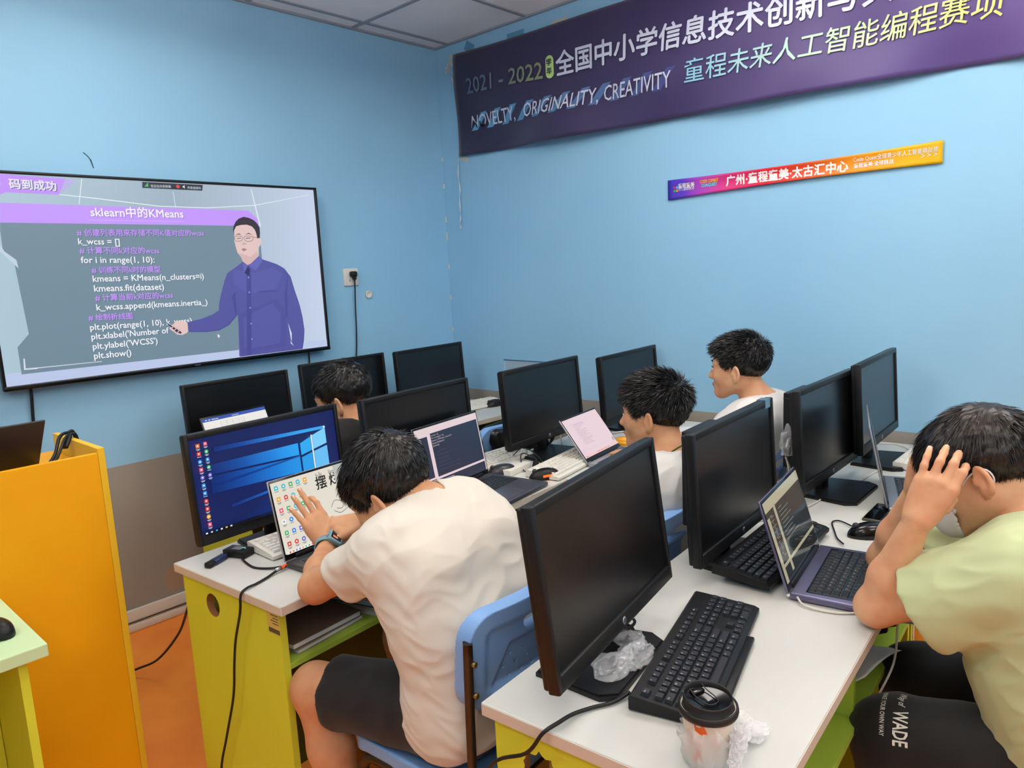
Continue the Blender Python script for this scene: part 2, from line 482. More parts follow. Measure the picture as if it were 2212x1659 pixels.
# outlines of the picture on the television, metres on the wall (x, z)
TVP = {
'hair':[(1.716,1.750),(1.721,1.768),(1.733,1.787),(1.749,1.801),(1.775,1.810),(1.800,1.806),(1.825,1.795),(1.841,1.779),(1.851,1.760),(1.850,1.732),(1.844,1.711),(1.833,1.711),(1.831,1.732),(1.825,1.751),(1.811,1.767),(1.786,1.774),(1.756,1.772),(1.733,1.766),(1.721,1.748),(1.717,1.732)],
'face':[(1.721,1.748),(1.733,1.768),(1.756,1.774),(1.787,1.776),(1.821,1.762),(1.833,1.732),(1.836,1.711),(1.852,1.711),(1.854,1.694),(1.842,1.673),(1.836,1.668),(1.832,1.628),(1.814,1.604),(1.770,1.586),(1.747,1.604),(1.742,1.622),(1.726,1.644),(1.72,1.672),(1.716,1.699),(1.720,1.732)],
'shirt':[(1.744,1.604),(1.741,1.597),(1.704,1.574),(1.666,1.552),(1.648,1.516),(1.624,1.457),(1.610,1.412),(1.606,1.384),(1.575,1.368),(1.519,1.352),(1.453,1.342),(1.453,1.301),(1.531,1.293),(1.593,1.295),(1.644,1.316),(1.686,1.355),(1.695,1.368),(1.694,1.312),(1.688,1.241),(1.681,1.162),(2.018,1.161),(2.031,1.205),(2.039,1.256),(2.035,1.322),(2.025,1.384),(2.004,1.461),(1.989,1.526),(1.960,1.566),(1.923,1.587),(1.851,1.611),(1.832,1.628),(1.770,1.586)],
'gap':[(1.954,1.296),(1.969,1.242),(1.962,1.200),(1.974,1.178),(1.957,1.195),(1.967,1.222),(1.957,1.263)],
'hand':[(1.453,1.339),(1.428,1.353),(1.400,1.348),(1.381,1.332),(1.369,1.322),(1.386,1.307),(1.402,1.292),(1.424,1.288),(1.445,1.295),(1.452,1.303)],
'phone':[(1.354,1.354),(1.361,1.350),(1.423,1.300),(1.418,1.294),(1.399,1.302),(1.380,1.325)],
'collar_a':[(1.744,1.597),(1.770,1.583),(1.748,1.55)],
'collar_b':[(1.832,1.628),(1.848,1.606),(1.826,1.578),(1.806,1.558),(1.775,1.584)],
'placket':[(1.761,1.549),(1.784,1.548),(1.743,1.162),(1.720,1.162)],
'armline':[(1.676,1.445),(1.696,1.463),(1.690,1.369),(1.684,1.355)],
'pocket':[(1.813,1.462),(1.909,1.458),(1.909,1.453),(1.813,1.457)],
'mouth':[(1.746,1.660),(1.759,1.666),(1.776,1.659),(1.757,1.650)],
'nose':[(1.754,1.688),(1.762,1.692),(1.777,1.686),(1.766,1.680),(1.753,1.681)],
'browa':[(1.723,1.726),(1.742,1.734),(1.756,1.726),(1.741,1.729)],
'browb':[(1.771,1.728),(1.792,1.736),(1.812,1.727),(1.792,1.731)],
'eyea':[(1.729,1.711),(1.749,1.713),(1.751,1.710),(1.729,1.708)],
'eyeb':[(1.775,1.712),(1.798,1.714),(1.799,1.711),(1.775,1.708)],
'g1':[(1.721,1.720),(1.756,1.718),(1.754,1.703),(1.745,1.698),(1.725,1.698),(1.719,1.704)],
'g2':[(1.769,1.719),(1.808,1.719),(1.807,1.703),(1.796,1.697),(1.775,1.697),(1.767,1.704)],
'panel':[(0.801,1.772),(1.718,1.769),(1.853,1.769),(1.851,1.620),(1.684,1.191),(0.795,1.197),(0.795,1.302),(0.839,1.349),(0.826,1.632),(0.796,1.666),(0.797,1.742)],
'header':[(0.810,1.844),(1.806,1.840),(1.849,1.800),(1.851,1.769),(0.801,1.771)],
'tab':[(0.824,1.949),(1.042,1.944),(1.012,1.881),(0.833,1.883),(0.814,1.873)],
'tab2':[(1.042,1.944),(1.082,1.942),(1.056,1.917),(1.018,1.885)],
'bar':[(1.335,1.947),(1.597,1.947),(1.592,1.922),(1.332,1.922)],
'screen':[(0.825,1.952),(2.159,1.947),(2.168,1.153),(0.765,1.162)],
'line1':[(1.009,1.884),(1.144,1.874),(1.394,1.850),(1.606,1.849),(1.841,1.867),(2.143,1.927),(2.143,1.925),(1.841,1.863),(1.605,1.845),(1.394,1.846),(1.143,1.870),(1.009,1.881)],
'line2':[(1.100,1.947),(1.103,1.946),(1.081,1.847),(1.078,1.847)],
'line3':[(1.46,1.913),(1.462,1.913),(1.465,1.845),(1.462,1.845)],
'line4':[(1.829,1.940),(1.833,1.940),(1.863,1.767),(1.855,1.767)],
'deco':[(0.808,1.257),(0.813,1.256),(0.811,1.218),(0.851,1.217),(0.850,1.211),(0.805,1.213)],
'deco2':[(0.851,1.217),(1.084,1.213),(1.084,1.210),(0.850,1.213)],
'cursor':[(1.586,1.277),(1.597,1.265),(1.590,1.263),(1.592,1.257),(1.588,1.259),(1.585,1.264)],
'under':[(1.106,1.787),(1.497,1.786),(1.497,1.783),(1.105,1.784)],
}
TVT = [
('sklearn中的KMeans',1.1157,1.8011,1.4935,1.8016),
('# 创建列表用来存储不同K值对应的wcss',1.0556,1.7238,1.5768,1.7242),
('k_wcss = []',1.0558,1.6893,1.2133,1.6861),
('# 计算不同k对应的wcss',1.0558,1.6528,1.3701,1.6488),
('for i in range(1, 10):',1.0562,1.6148,1.3451,1.6093),
('# 训练不同k时的模型',1.0911,1.5742,1.3659,1.5691),
('kmeans = KMeans(n_clusters=i)',1.0907,1.5382,1.5541,1.5303),
('kmeans.fit(dataset)',1.0905,1.4982,1.3715,1.4918),
('# 计算当前k对应的wcss',1.09,1.4613,1.4051,1.4552),
('k_wcss.append(kmeans.inertia_)',1.0898,1.4217,1.5575,1.4134),
('# 绘制折线图',1.0551,1.3841,1.226,1.3779),
('plt.plot(range(1, 10), k_wcss)',1.0559,1.3431,1.4763,1.3367),
("plt.xlabel('Number of",1.0558,1.3046,1.3693,1.3018),
("plt.ylabel('WCSS')",1.0561,1.2645,1.3164,1.2616),
('plt.show()',1.056,1.2257,1.2023,1.2228),
('码到成功',0.8462,1.9001,1.0059,1.8978),
('您正在共享屏幕',1.3671,1.9271,1.4529,1.9285),
('共享音频中',1.5248,1.9278,1.5859,1.9278),
]
# ------------------------------------------------------------------ the room
def slab(name, c, size, m, kind='structure', bev=0.0, label=None):
    return MB().box((0, 0, 0), size, m, bev).build(name, None, kind=kind, loc=c, label=label)
t = .1
slab('floor', ((XL+XW)/2, (YB+YW)/2, -t/2), (XW-XL+2*t, YW-YB+2*t, t), FLOOR)
slab('ceiling', ((XL+XW)/2, (YB+YW)/2, HC+t/2), (XW-XL+2*t, YW-YB+2*t, t), CEIL)
slab('wall_front', ((XL+XW)/2, YW+t/2, HC/2), (XW-XL+2*t, t, HC), wall_material('blue_wall_front', 1, .748, peel=(1.36, YW, .23)))
slab('wall_right', (XW+t/2, (YB+YW)/2, HC/2), (t, YW-YB, HC), wall_material('blue_wall_right', 0, .79))
slab('wall_left', (XL-t/2, (YB+YW)/2, HC/2), (t, YW-YB, HC), wall_material('blue_wall_left', 0, .76))
slab('wall_back', ((XL+XW)/2, YB-t/2, HC/2), (XW-XL+2*t, t, HC), wall_material('blue_wall_back', 0, .76))
b = MB()
b.box((0, 0, .05), (XW-XL, .014, .10), WHITE, .003); b.box((0, -.004, .046), (XW-XL, .016, .006), mat('skirting_groove', (90, 74, 62), .8)); b.box((0, -.004, .018), (XW-XL, .018, .034), WHITE, .003)
b.build('baseboard_front', None, kind='structure', loc=((XL+XW)/2, YW-.008, 0))
slab('baseboard_right', (XW-.007, (YB+YW)/2, .05), (.014, YW-YB-.04, .10), WHITE, bev=.003)
b = MB()
for k in range(9):
    x = XW-.6*k
    if k and x > XL: b.box((x, (YB+YW)/2, HC-.003), (.022, YW-YB, .006), TBAR)
y = YW-.117
while y > YB:
    b.box(((XL+XW)/2, y, HC-.0032), (XW-XL, .022, .006), TBAR); y -= .6
b.build('trim_1', None, kind='structure')
b = MB(); b.box(((XL+XW)/2, YW-.009, HC-.005), (XW-XL, .018, .010), TBAR); b.box((XW-.009, (YB+YW)/2, HC-.0052), (.018, YW-YB, .010), TBAR)
b.build('trim_2', None, kind='structure')
LAMP_GLOW = mat('lamp_glow', (255, 249, 240), .5, emit=8.6)  # hanging and all-round glow are invented, to throw light up at the ceiling
for i, (lx, ly) in enumerate(LAMPS):
    e = empty('unseen_ceiling_light', (lx, ly, HC-.17), 0, 'unseen lamp panel hung to brighten the ceiling, ' + ['by the right wall over the nearest desks', 'by the right wall over the middle desks', 'in front of the television', 'over the mint green table side', 'over the near desk end', 'at the left wall', 'behind the viewer in the middle', 'in the rear right corner', 'in the rear left corner'][i], 'lamp', 'unseen ceiling lamps')
    for sx in (-.2, .2):
        for sy in (-.2, .2): MB().cyl((sx, sy, .035), (sx, sy, .17), .002, CHROME, 6).build('hanging_wire', e)
    b = MB()
    for sx, sy, w, h in ((-1, 0, .02, .6), (1, 0, .02, .6), (0, -1, .6, .02), (0, 1, .6, .02)): b.box((sx*.29, sy*.29, .0), (w, h, .016), WHITE)
    b.build('frame', e)
    MB().box((0, 0, -.002), (.565, .565, .07), LAMP_GLOW).build('diffuser', e)

# small marks on the walls
b = MB()
for (p0, p1, p2) in (((1.140, 2.06), (1.160, 2.04), (1.172, 2.00)), ((1.165, 2.035), (1.168, 2.02), (1.170, 2.01))):
    b.tube([(p0[0], YW-.001, p0[1]), (p1[0], YW-.001, p1[1]), (p2[0], YW-.001, p2[1])], .002, mat('scuff', (50, 84, 110), .8), 5)
b.build('scuff_mark', None, 'dark scuff scratch on the blue wall above the television', 'mark')
b = MB(); rr = random.Random(4)
for k in range(9):
    y = 3.345; z = 2.2-.17*k+rr.uniform(-.04, .04)
    b.box((XW-.003-.004*0, YW-.004, z), (.006, .006, rr.uniform(.02, .06)), WHITE)
b.build('paint_chip', None, 'chipped white paint flecks along the inner corner of the blue walls', 'mark', kind='stuff')

# ------------------------------------------------------------------ television
TVX0, TVX1, TVZ0, TVZ1 = .728, 2.184, 1.138, 1.962
TY = YW-.058
def build_tv():
    e = empty('television', ((TVX0+TVX1)/2, TY, (TVZ0+TVZ1)/2), 0, 'large wall television showing a lecturer in a blue shirt beside lines of code', 'television')
    cx, cz = (TVX0+TVX1)/2, (TVZ0+TVZ1)/2; w, h = TVX1-TVX0, TVZ1-TVZ0
    b = MB(); b.box((0, .026, 0), (w-.01, .03, h-.01), BLACK, .006); b.box((0, .043, 0), (w*.6, .02, h*.6), BLACK); b.build('back_shell', e)
    b = MB(); fr = .011
    b.box((-w/2+fr/2, 0, 0), (fr, .026, h), BLACK, .003); b.box((w/2-fr/2, 0, 0), (fr, .026, h), BLACK, .003)
    b.box((0, 0, h/2-fr/2), (w, .026, fr), BLACK, .003); b.box((0, 0, -h/2+.009), (w, .028, .018), BLACK2, .003); fm = b.build('bezel', e)
    MB().text('Redmi', (.02, -.0155, -h/2+.006), (1, 0, 0), (0, 0, 1), SILVER, h=.010, align='C').build('brand_mark', fm)
    s = MB(); yy = [0.0]
    def L(rgb, pts, k=1.0, step=True):
        if step: yy[0] -= .00012
        s.poly([(x-cx, -.002+yy[0], z-cz) for x, z in pts], _emat(rgb, .3, k))
    x0, x1, z0, z1 = TVX0+fr, TVX1-fr, TVZ0+.018, TVZ1-fr
    bg = mat('lit_backdrop', (10, 10, 11), .3); nt = bg.node_tree
    tc = nt.nodes.new('ShaderNodeTexCoord'); sp = nt.nodes.new('ShaderNodeSeparateXYZ'); nt.links.new(tc.outputs['Object'], sp.inputs[0])
    ma = nt.nodes.new('ShaderNodeMath'); ma.operation = 'MULTIPLY_ADD'; ma.inputs[1].default_value = .62; ma.inputs[2].default_value = .5; nt.links.new(sp.outputs[0], ma.inputs[0])
    rp = nt.nodes.new('ShaderNodeValToRGB'); rp.color_ramp.elements[0].color = lin((178, 205, 220)); rp.color_ramp.elements[1].color = lin((206, 217, 240)); rp.color_ramp.elements[1].position = 1
    k = rp.color_ramp.elements.new(.5); k.color = lin((160, 180, 196))
    nt.links.new(ma.outputs[0], rp.inputs[0]); pb = nt.nodes['Principled BSDF']
    nt.links.new(rp.outputs[0], pb.inputs['Emission Color']); pb.inputs['Emission Strength'].default_value = .95
    s.poly([(x0-cx, 0, z0-cz), (x1-cx, 0, z0-cz), (x1-cx, 0, z1-cz), (x0-cx, 0, z1-cz)], bg)
    L((192, 204, 236), [(x0, z0), (x1, z0), (x1, 1.19), (x0, 1.205)], .95)
    for kx in ('line1', 'line2', 'line3', 'line4'): L((222, 232, 240), TVP[kx])
    L((118, 142, 158), TVP['panel'], .95)
    L((192, 208, 222), [(x0, 1.72), (.775, 1.73), (.80, 1.665), (.835, 1.632), (.838, 1.60), (.79, 1.66), (x0, 1.68)])
    L((194, 150, 250), TVP['header']); L((206, 172, 250), TVP['under'])
    L((190, 142, 246), TVP['tab']); L((180, 172, 226), TVP['tab2'])
    L((214, 222, 232), TVP['deco']); L((200, 210, 224), TVP['deco2'])
    L((34, 40, 52), TVP['bar'])
    for i in range(4): L((70, 200, 120), [(1.343+i*.004, 1.928), (1.346+i*.004, 1.928), (1.346+i*.004, 1.932+i*.004), (1.343+i*.004, 1.932+i*.004)], step=not i)
    L((226, 60, 60), [(1.484+.008*math.cos(a*.5236), 1.935+.008*math.sin(a*.5236)) for a in range(12)])
    L((220, 224, 228), [(1.505, 1.932), (1.509, 1.932), (1.514, 1.927), (1.514, 1.943), (1.509, 1.938), (1.505, 1.938)])
    def tri(*p): L((226, 226, 240), p)
    ring = [(.792+.026*math.cos(a*PI/12), 1.915+.026*math.sin(a*PI/12)) for a in range(14, 36)]
    s.tube([(x-cx, -.0022, z-cz) for x, z in ring], .0025, _emat((226, 226, 240), .3, 1.0), 5, 1)
    tri((.792, 1.918), (.80, 1.905), (.822, 1.935), (.815, 1.938), (.80, 1.915))
    for tx, ax, az, bx_, bz in TVT:
        c = (236, 238, 244); bold = .012
        if tx.startswith('#'): c = (196, 148, 246)
        if tx.startswith('sklearn'): c = (240, 238, 250); bold = .02
        if tx.startswith('码'): c = (232, 226, 246); bold = .03
        if tx.startswith(('您', '共')): c = (214, 218, 224); bold = 0.0
        d = Vector((bx_-ax, 0, bz-az)); wd = d.length; d.normalize(); up = Vector((-d.z, 0, d.x))
        if bold == .012: bold = .018
        s.text(tx, (ax+.003-cx, -.0046, az-.002-cz), d, up, _emat((92, 112, 130) if c[2] != 250 else (150, 116, 200), .3, 1.0), w=wd, bold=bold)
        s.text(tx, (ax-cx, -.0049, az-cz), d, up, _emat(c, .3, 1.0), w=wd, bold=bold)
    yy[0] = -.0052
    sk, sh = (226, 196, 192), (86, 86, 158)
    L((74, 74, 144), [(x+.004, z-.003) for x, z in TVP['shirt']]); L(sh, TVP['shirt'])
    L((91, 92, 166), [(1.70, 1.57), (1.80, 1.55), (1.90, 1.57), (1.95, 1.54), (1.91, 1.47), (1.76, 1.45), (1.69, 1.50)])
    L((82, 82, 153), [(1.70, 1.36), (1.90, 1.42), (1.95, 1.36), (1.93, 1.18), (1.69, 1.166)]); L((88, 89, 162), [(1.72, 1.34), (1.88, 1.40), (1.92, 1.34), (1.90, 1.20), (1.71, 1.19)])
    L((76, 76, 146), [(1.98, 1.54), (1.95, 1.44), (1.945, 1.32), (1.955, 1.33), (1.965, 1.44)])
    for kx in ('placket', 'armline', 'pocket'): L((74, 74, 146), TVP[kx], step=True)
    L((208, 216, 234), TVP['gap'])
    for z in (1.528, 1.458, 1.385, 1.31, 1.236):
        L((150, 154, 210), [(1.768-.00042*(1528-z*1000)*.12+.004*math.cos(a*PI/4), z+.004*math.sin(a*PI/4)) for a in range(8)])
    L(sk, TVP['face']); L((214, 180, 178), [(1.742, 1.6228), (1.7268, 1.6441), (1.745, 1.64), (1.79, 1.625), (1.825, 1.65), (1.8324, 1.6281), (1.8141, 1.6047), (1.7708, 1.586), (1.7474, 1.604)])
    L((54, 48, 58), TVP['hair'])
    for kx in ('browa', 'browb'): L((92, 74, 76), TVP[kx])
    for kx in ('eyea', 'eyeb'): L((110, 90, 94), TVP[kx])
    L((204, 170, 168), TVP['nose']); L((184, 126, 136), TVP['mouth'])
    for kx in ('g1', 'g2'):
        s.tube([(x-cx, -.0118, z-cz) for x, z in TVP[kx]], .0010, _emat((96, 84, 92), .3, 1.0), 4, 2, True)
    s.tube([(1.809-cx, -.0118, 1.717-cz), (1.837-cx, -.0118, 1.712-cz)], .0009, _emat((96, 84, 92), .3, 1.0), 4, 1)
    L((100, 102, 180), TVP['collar_a']); L((100, 102, 180), TVP['collar_b']); L((52, 52, 104), [(1.7489, 1.55), (1.772, 1.583), (1.78, 1.56), (1.77, 1.535)])
    L(sk, TVP['hand']); L((60, 56, 84), TVP['phone']); L((240, 240, 246), TVP['cursor'])
    for k in range(3): L((206, 172, 172), [(1.375+.012*k, 1.322-.011*k), (1.392+.012*k, 1.335-.009*k), (1.395+.012*k, 1.331-.009*k), (1.378+.012*k, 1.318-.011*k)], step=not k)
    s.build('screen', e)
build_tv()
def cable(name, pts, r, m, label, cat='cable', loc=None, sub=6, group=None):
    o = Vector(loc) if loc is not None else Vector(pts[0])
    return MB().tube([Vector(p)-o for p in pts], r, m, 8, sub).build(name, None, label, cat, group, loc=o)
cable('television_cable', [(.83, YW-.012, 1.16), (.828, YW-.014, 1.10), (.82, YW-.012, .95), (.815, YW-.014, .6), (.82, YW-.012, .02)], .006, CABLE, 'black cable hanging from the left lower edge of the wall television')
cable('television_cable', [(2.09, YW-.012, 1.15), (2.088, YW-.012, 1.08), (2.08, YW-.012, .9), (2.085, YW-.012, .5)], .004, CABLE, 'thin black cable below the right lower corner of the wall television')

# socket, plug, conduit hole
e = empty('wall_socket', (2.396, YW-.004, 1.506), 0, 'white square wall socket right of the television', 'socket')
MB().box((0, 0, 0), (.094, .012, .094), WHITE, .004).build('plate', e)
b = MB()
for dx, dz in ((-.012, -.018), (.012, -.018)): b.box((dx, -.0058, dz), (.003, .002, .009), BLACK)
b.build('socket_hole', e)
e = empty('power_plug', (2.398, YW-.02, 1.522), 0, 'black plug with its cord hanging from the white wall socket', 'plug')
MB().box((0, -.008, 0), (.034, .036, .030), BLACK, .008).box((.002, -.012, -.02), (.020, .022, .022), BLACK, .006).build('plug_body', e)
MB().tube([(.003, -.012, -.025), (.006, -.004, -.07), (.004, .004, -.18), (.0, .006, -.3), (-.01, .008, -.42), (-.04, .008, -.62), (-.03, .008, -.9)], .0038, CABLE).build('cord', e)
e = empty('conduit_cap', (2.505, YW-.003, 1.407), 0, 'small round conduit opening in the blue wall by the socket', 'wall hole')
MB().lathe([(.014, 0), (.021, 0), (.021, .006), (.017, .008), (.014, .004)], WHITE, 20, axis=Matrix.Rotation(PI/2, 4, 'X').to_euler()).build('ring', e)
MB().lathe([(.0005, .001), (.0145, .001)], mat('conduit_dark', (150, 130, 90), .8), 16, axis=Matrix.Rotation(PI/2, 4, 'X').to_euler()).build('opening', e)

# ------------------------------------------------------------------ banners on the right wall
bm_ = mat('banner_satin', (40, 36, 74), .5, spec=.5, sheen=.35)
def banner_colour():
    nt = bm_.node_tree; g = nt.nodes.new('ShaderNodeNewGeometry'); sp = nt.nodes.new('ShaderNodeSeparateXYZ'); nt.links.new(g.outputs['Position'], sp.inputs[0])
    mr = nt.nodes.new('ShaderNodeMapRange'); mr.inputs['From Min'].default_value = 3.2; mr.inputs['From Max'].default_value = -.2
    nt.links.new(sp.outputs[1], mr.inputs['Value'])
    r = nt.nodes.new('ShaderNodeValToRGB'); r.color_ramp.elements[0].color = lin((32, 30, 62)); r.color_ramp.elements[1].color = lin((112, 84, 150)); r.color_ramp.elements[1].position = 1
    k = r.color_ramp.elements.new(.45); k.color = lin((58, 46, 98)); k2 = r.color_ramp.elements.new(.78); k2.color = lin((92, 72, 138))
    nt.links.new(mr.outputs[0], r.inputs[0]); nt.links.new(r.outputs[0], nt.nodes['Principled BSDF'].inputs['Base Color'])
banner_colour()
BY0, BY1 = 3.185, -1.5
def bz_top(y): return 2.738-.062*(3.19-y)/2.7-.006*math.sin((3.19-y)*4)
def bz_bot(y):
    t = 3.19-y
    return 2.172-.018*t-.006*math.sin(t*2.2)-.03*(math.exp(-t*9) if t < .5 else 0)*0
def bulge(y, q):
    """how far the cloth stands off the wall, q = 0 at the top edge"""
    t = 3.19-y
    a = .010*math.sin(3.1*t+4*q+.5)*q+.009*math.sin(6.3*t-5*q+1)*min(1, q*1.6)+.006*math.sin(11*t+7*q)*q
    d = .018*math.sin(4.2*t+5.5*q)*q*q+.010*math.sin(9*t-7*q+1)*q*(1-.3*q)
    return max(.006, .020+.030*math.sin(PI*min(1, q*.62+.05))*(.5+.5*math.sin(1.25*t-.4))+a*1.3+d)
def bpt(y, z, off=0.0):
    q = (bz_top(y)-z)/(bz_top(y)-bz_bot(y)); q = max(0, min(1, q))
    return (XW-bulge(y, q)-off, y, z)
def build_banner():
    e = empty('banner', (XW-.02, 3.185, 2.45), 0, 'long dark purple competition banner with white lettering under the ceiling', 'banner')
    O = Vector(e.location)
    NY, NZ = 150, 28; vs = []; fs = []
    for i in range(NY+1):
        y = BY0+(BY1-BY0)*i/NY
        for j in range(NZ+1):
            q = j/NZ; vs.append(tuple(Vector(bpt(y, bz_top(y)*(1-q)+bz_bot(y)*q))-O))
    for i in range(NY):
        for j in range(NZ): fs.append((i*(NZ+1)+j, i*(NZ+1)+j+1, (i+1)*(NZ+1)+j+1, (i+1)*(NZ+1)+j))
    b = MB(); b.add(vs, [f[::-1] for f in fs], bm_, True); c = b.build('cloth', e)
    so = c.modifiers.new('thick', 'SOLIDIFY'); so.thickness = .0012
    def letters(name, txt, y0, z0, y1, z1, m, h=None, bold=0., shear=0., off=.0075, mfun=None, gap=0.0):
        v, f = text2d(txt, bold, shear)
        x0, x1 = v[:, 0].min(), v[:, 0].max(); k = abs(y1-y0)/(x1-x0); ky = h or k
        pts = []
        for a, c_ in v:
            s_ = (a-x0)*k; y = y0-s_; z = z0+(z1-z0)*s_/abs(y1-y0)+c_*ky
            pts.append(tuple(Vector(bpt(y, z, off))-O))
        o = MB(); o.add(pts, f, m)
        return o.build(name, e)
    wh = mat('banner_white', (214, 220, 240), .5, spec=.3)
    def grad(n, c0, c1, ya, yb):
        m = mat(n, c0, .5); nt = m.node_tree; g = nt.nodes.new('ShaderNodeNewGeometry'); sp = nt.nodes.new('ShaderNodeSeparateXYZ'); nt.links.new(g.outputs['Position'], sp.inputs[0])
        mr = nt.nodes.new('ShaderNodeMapRange'); mr.inputs['From Min'].default_value = ya; mr.inputs['From Max'].default_value = yb; nt.links.new(sp.outputs[1], mr.inputs['Value'])
        mx = nt.nodes.new('ShaderNodeMix'); mx.data_type = 'RGBA'; mx.inputs['A'].default_value = lin(c0); mx.inputs['B'].default_value = lin(c1); nt.links.new(mr.outputs[0], mx.inputs['Factor']); nt.links.new(mx.outputs['Result'], nt.nodes['Principled BSDF'].inputs['Base Color'])
        return m
    yr = grad('banner_year_ink', (84, 108, 144), (140, 154, 112), 3.08, 2.52)
    letters('year_lettering', '2021 - 2022', 3.076, 2.500, 2.520, 2.473, yr, h=.118, bold=.012)
    pl = MB(); seg = []
    for a in range(24):
        t = a*PI/12; seg.append((2.477+.026*math.cos(t), 2.5205+(.026*math.sin(t))+(.03 if math.sin(t) > 0 else -.03)))
    pl.add([tuple(Vector(bpt(y, z, .003))-O) for y, z in seg], [tuple(range(24))], mat('banner_pill', (190, 226, 140), .5)); pl.build('pill_badge', e)
    letters('pill_lettering', '学', 2.494, 2.530, 2.461, 2.530, mat('banner_ink', (36, 60, 70), .6), off=.009, bold=.02)
    letters('pill_lettering', '年', 2.494, 2.488, 2.461, 2.488, mat('banner_ink', (36, 60, 70), .6), off=.009, bold=.02)
    letters('title_lettering', '全国中小学信息技术创新与实践大赛', 2.435, 2.474, .475, 2.400, wh, h=.126, bold=.020)
    sl = MB(); st = grad('banner_slash', (104, 172, 214), (74, 74, 140), 3.05, 1.75)
    n = 11
    for i in range(n):
        y = 3.08-i*.122; z = 2.300-.026*i/10.*1
        q = [(y, z), (y-.05, z), (y-.135, z+.088), (y-.085, z+.088)]
        pts = []
        for r in range(7):
            f_ = r/6
            for (ya, za), (yb, zb) in ((q[0], q[3]), (q[1], q[2])):
                pts.append(tuple(Vector(bpt(ya+(yb-ya)*f_, za+(zb-za)*f_, .0025))-O))
        sl.add(pts, [(2*r, 2*r+2, 2*r+3, 2*r+1) for r in range(6)], st)
    sl.build('slash_stripe', e)
    letters('motto_lettering', 'NOVELTY,', 3.074, 2.312, 2.720, 2.302, wh, h=.100, shear=.12, bold=.004); letters('motto_lettering', 'ORIGINALITY,', 2.650, 2.301, 2.165, 2.288, wh, h=.100, shear=.12, bold=.004); letters('motto_lettering', 'CREATIVITY', 2.130, 2.287, 1.750, 2.277, wh, h=.100, shear=.12, bold=.004)
    letters('subtitle_lettering', '童程未来人工智能编程赛项', 1.690, 2.287, .495, 2.270, grad('banner_subtitle_ink', (140, 200, 232), (226, 232, 130), 1.69, .5), h=.102, shear=.12, bold=.006)
build_banner()

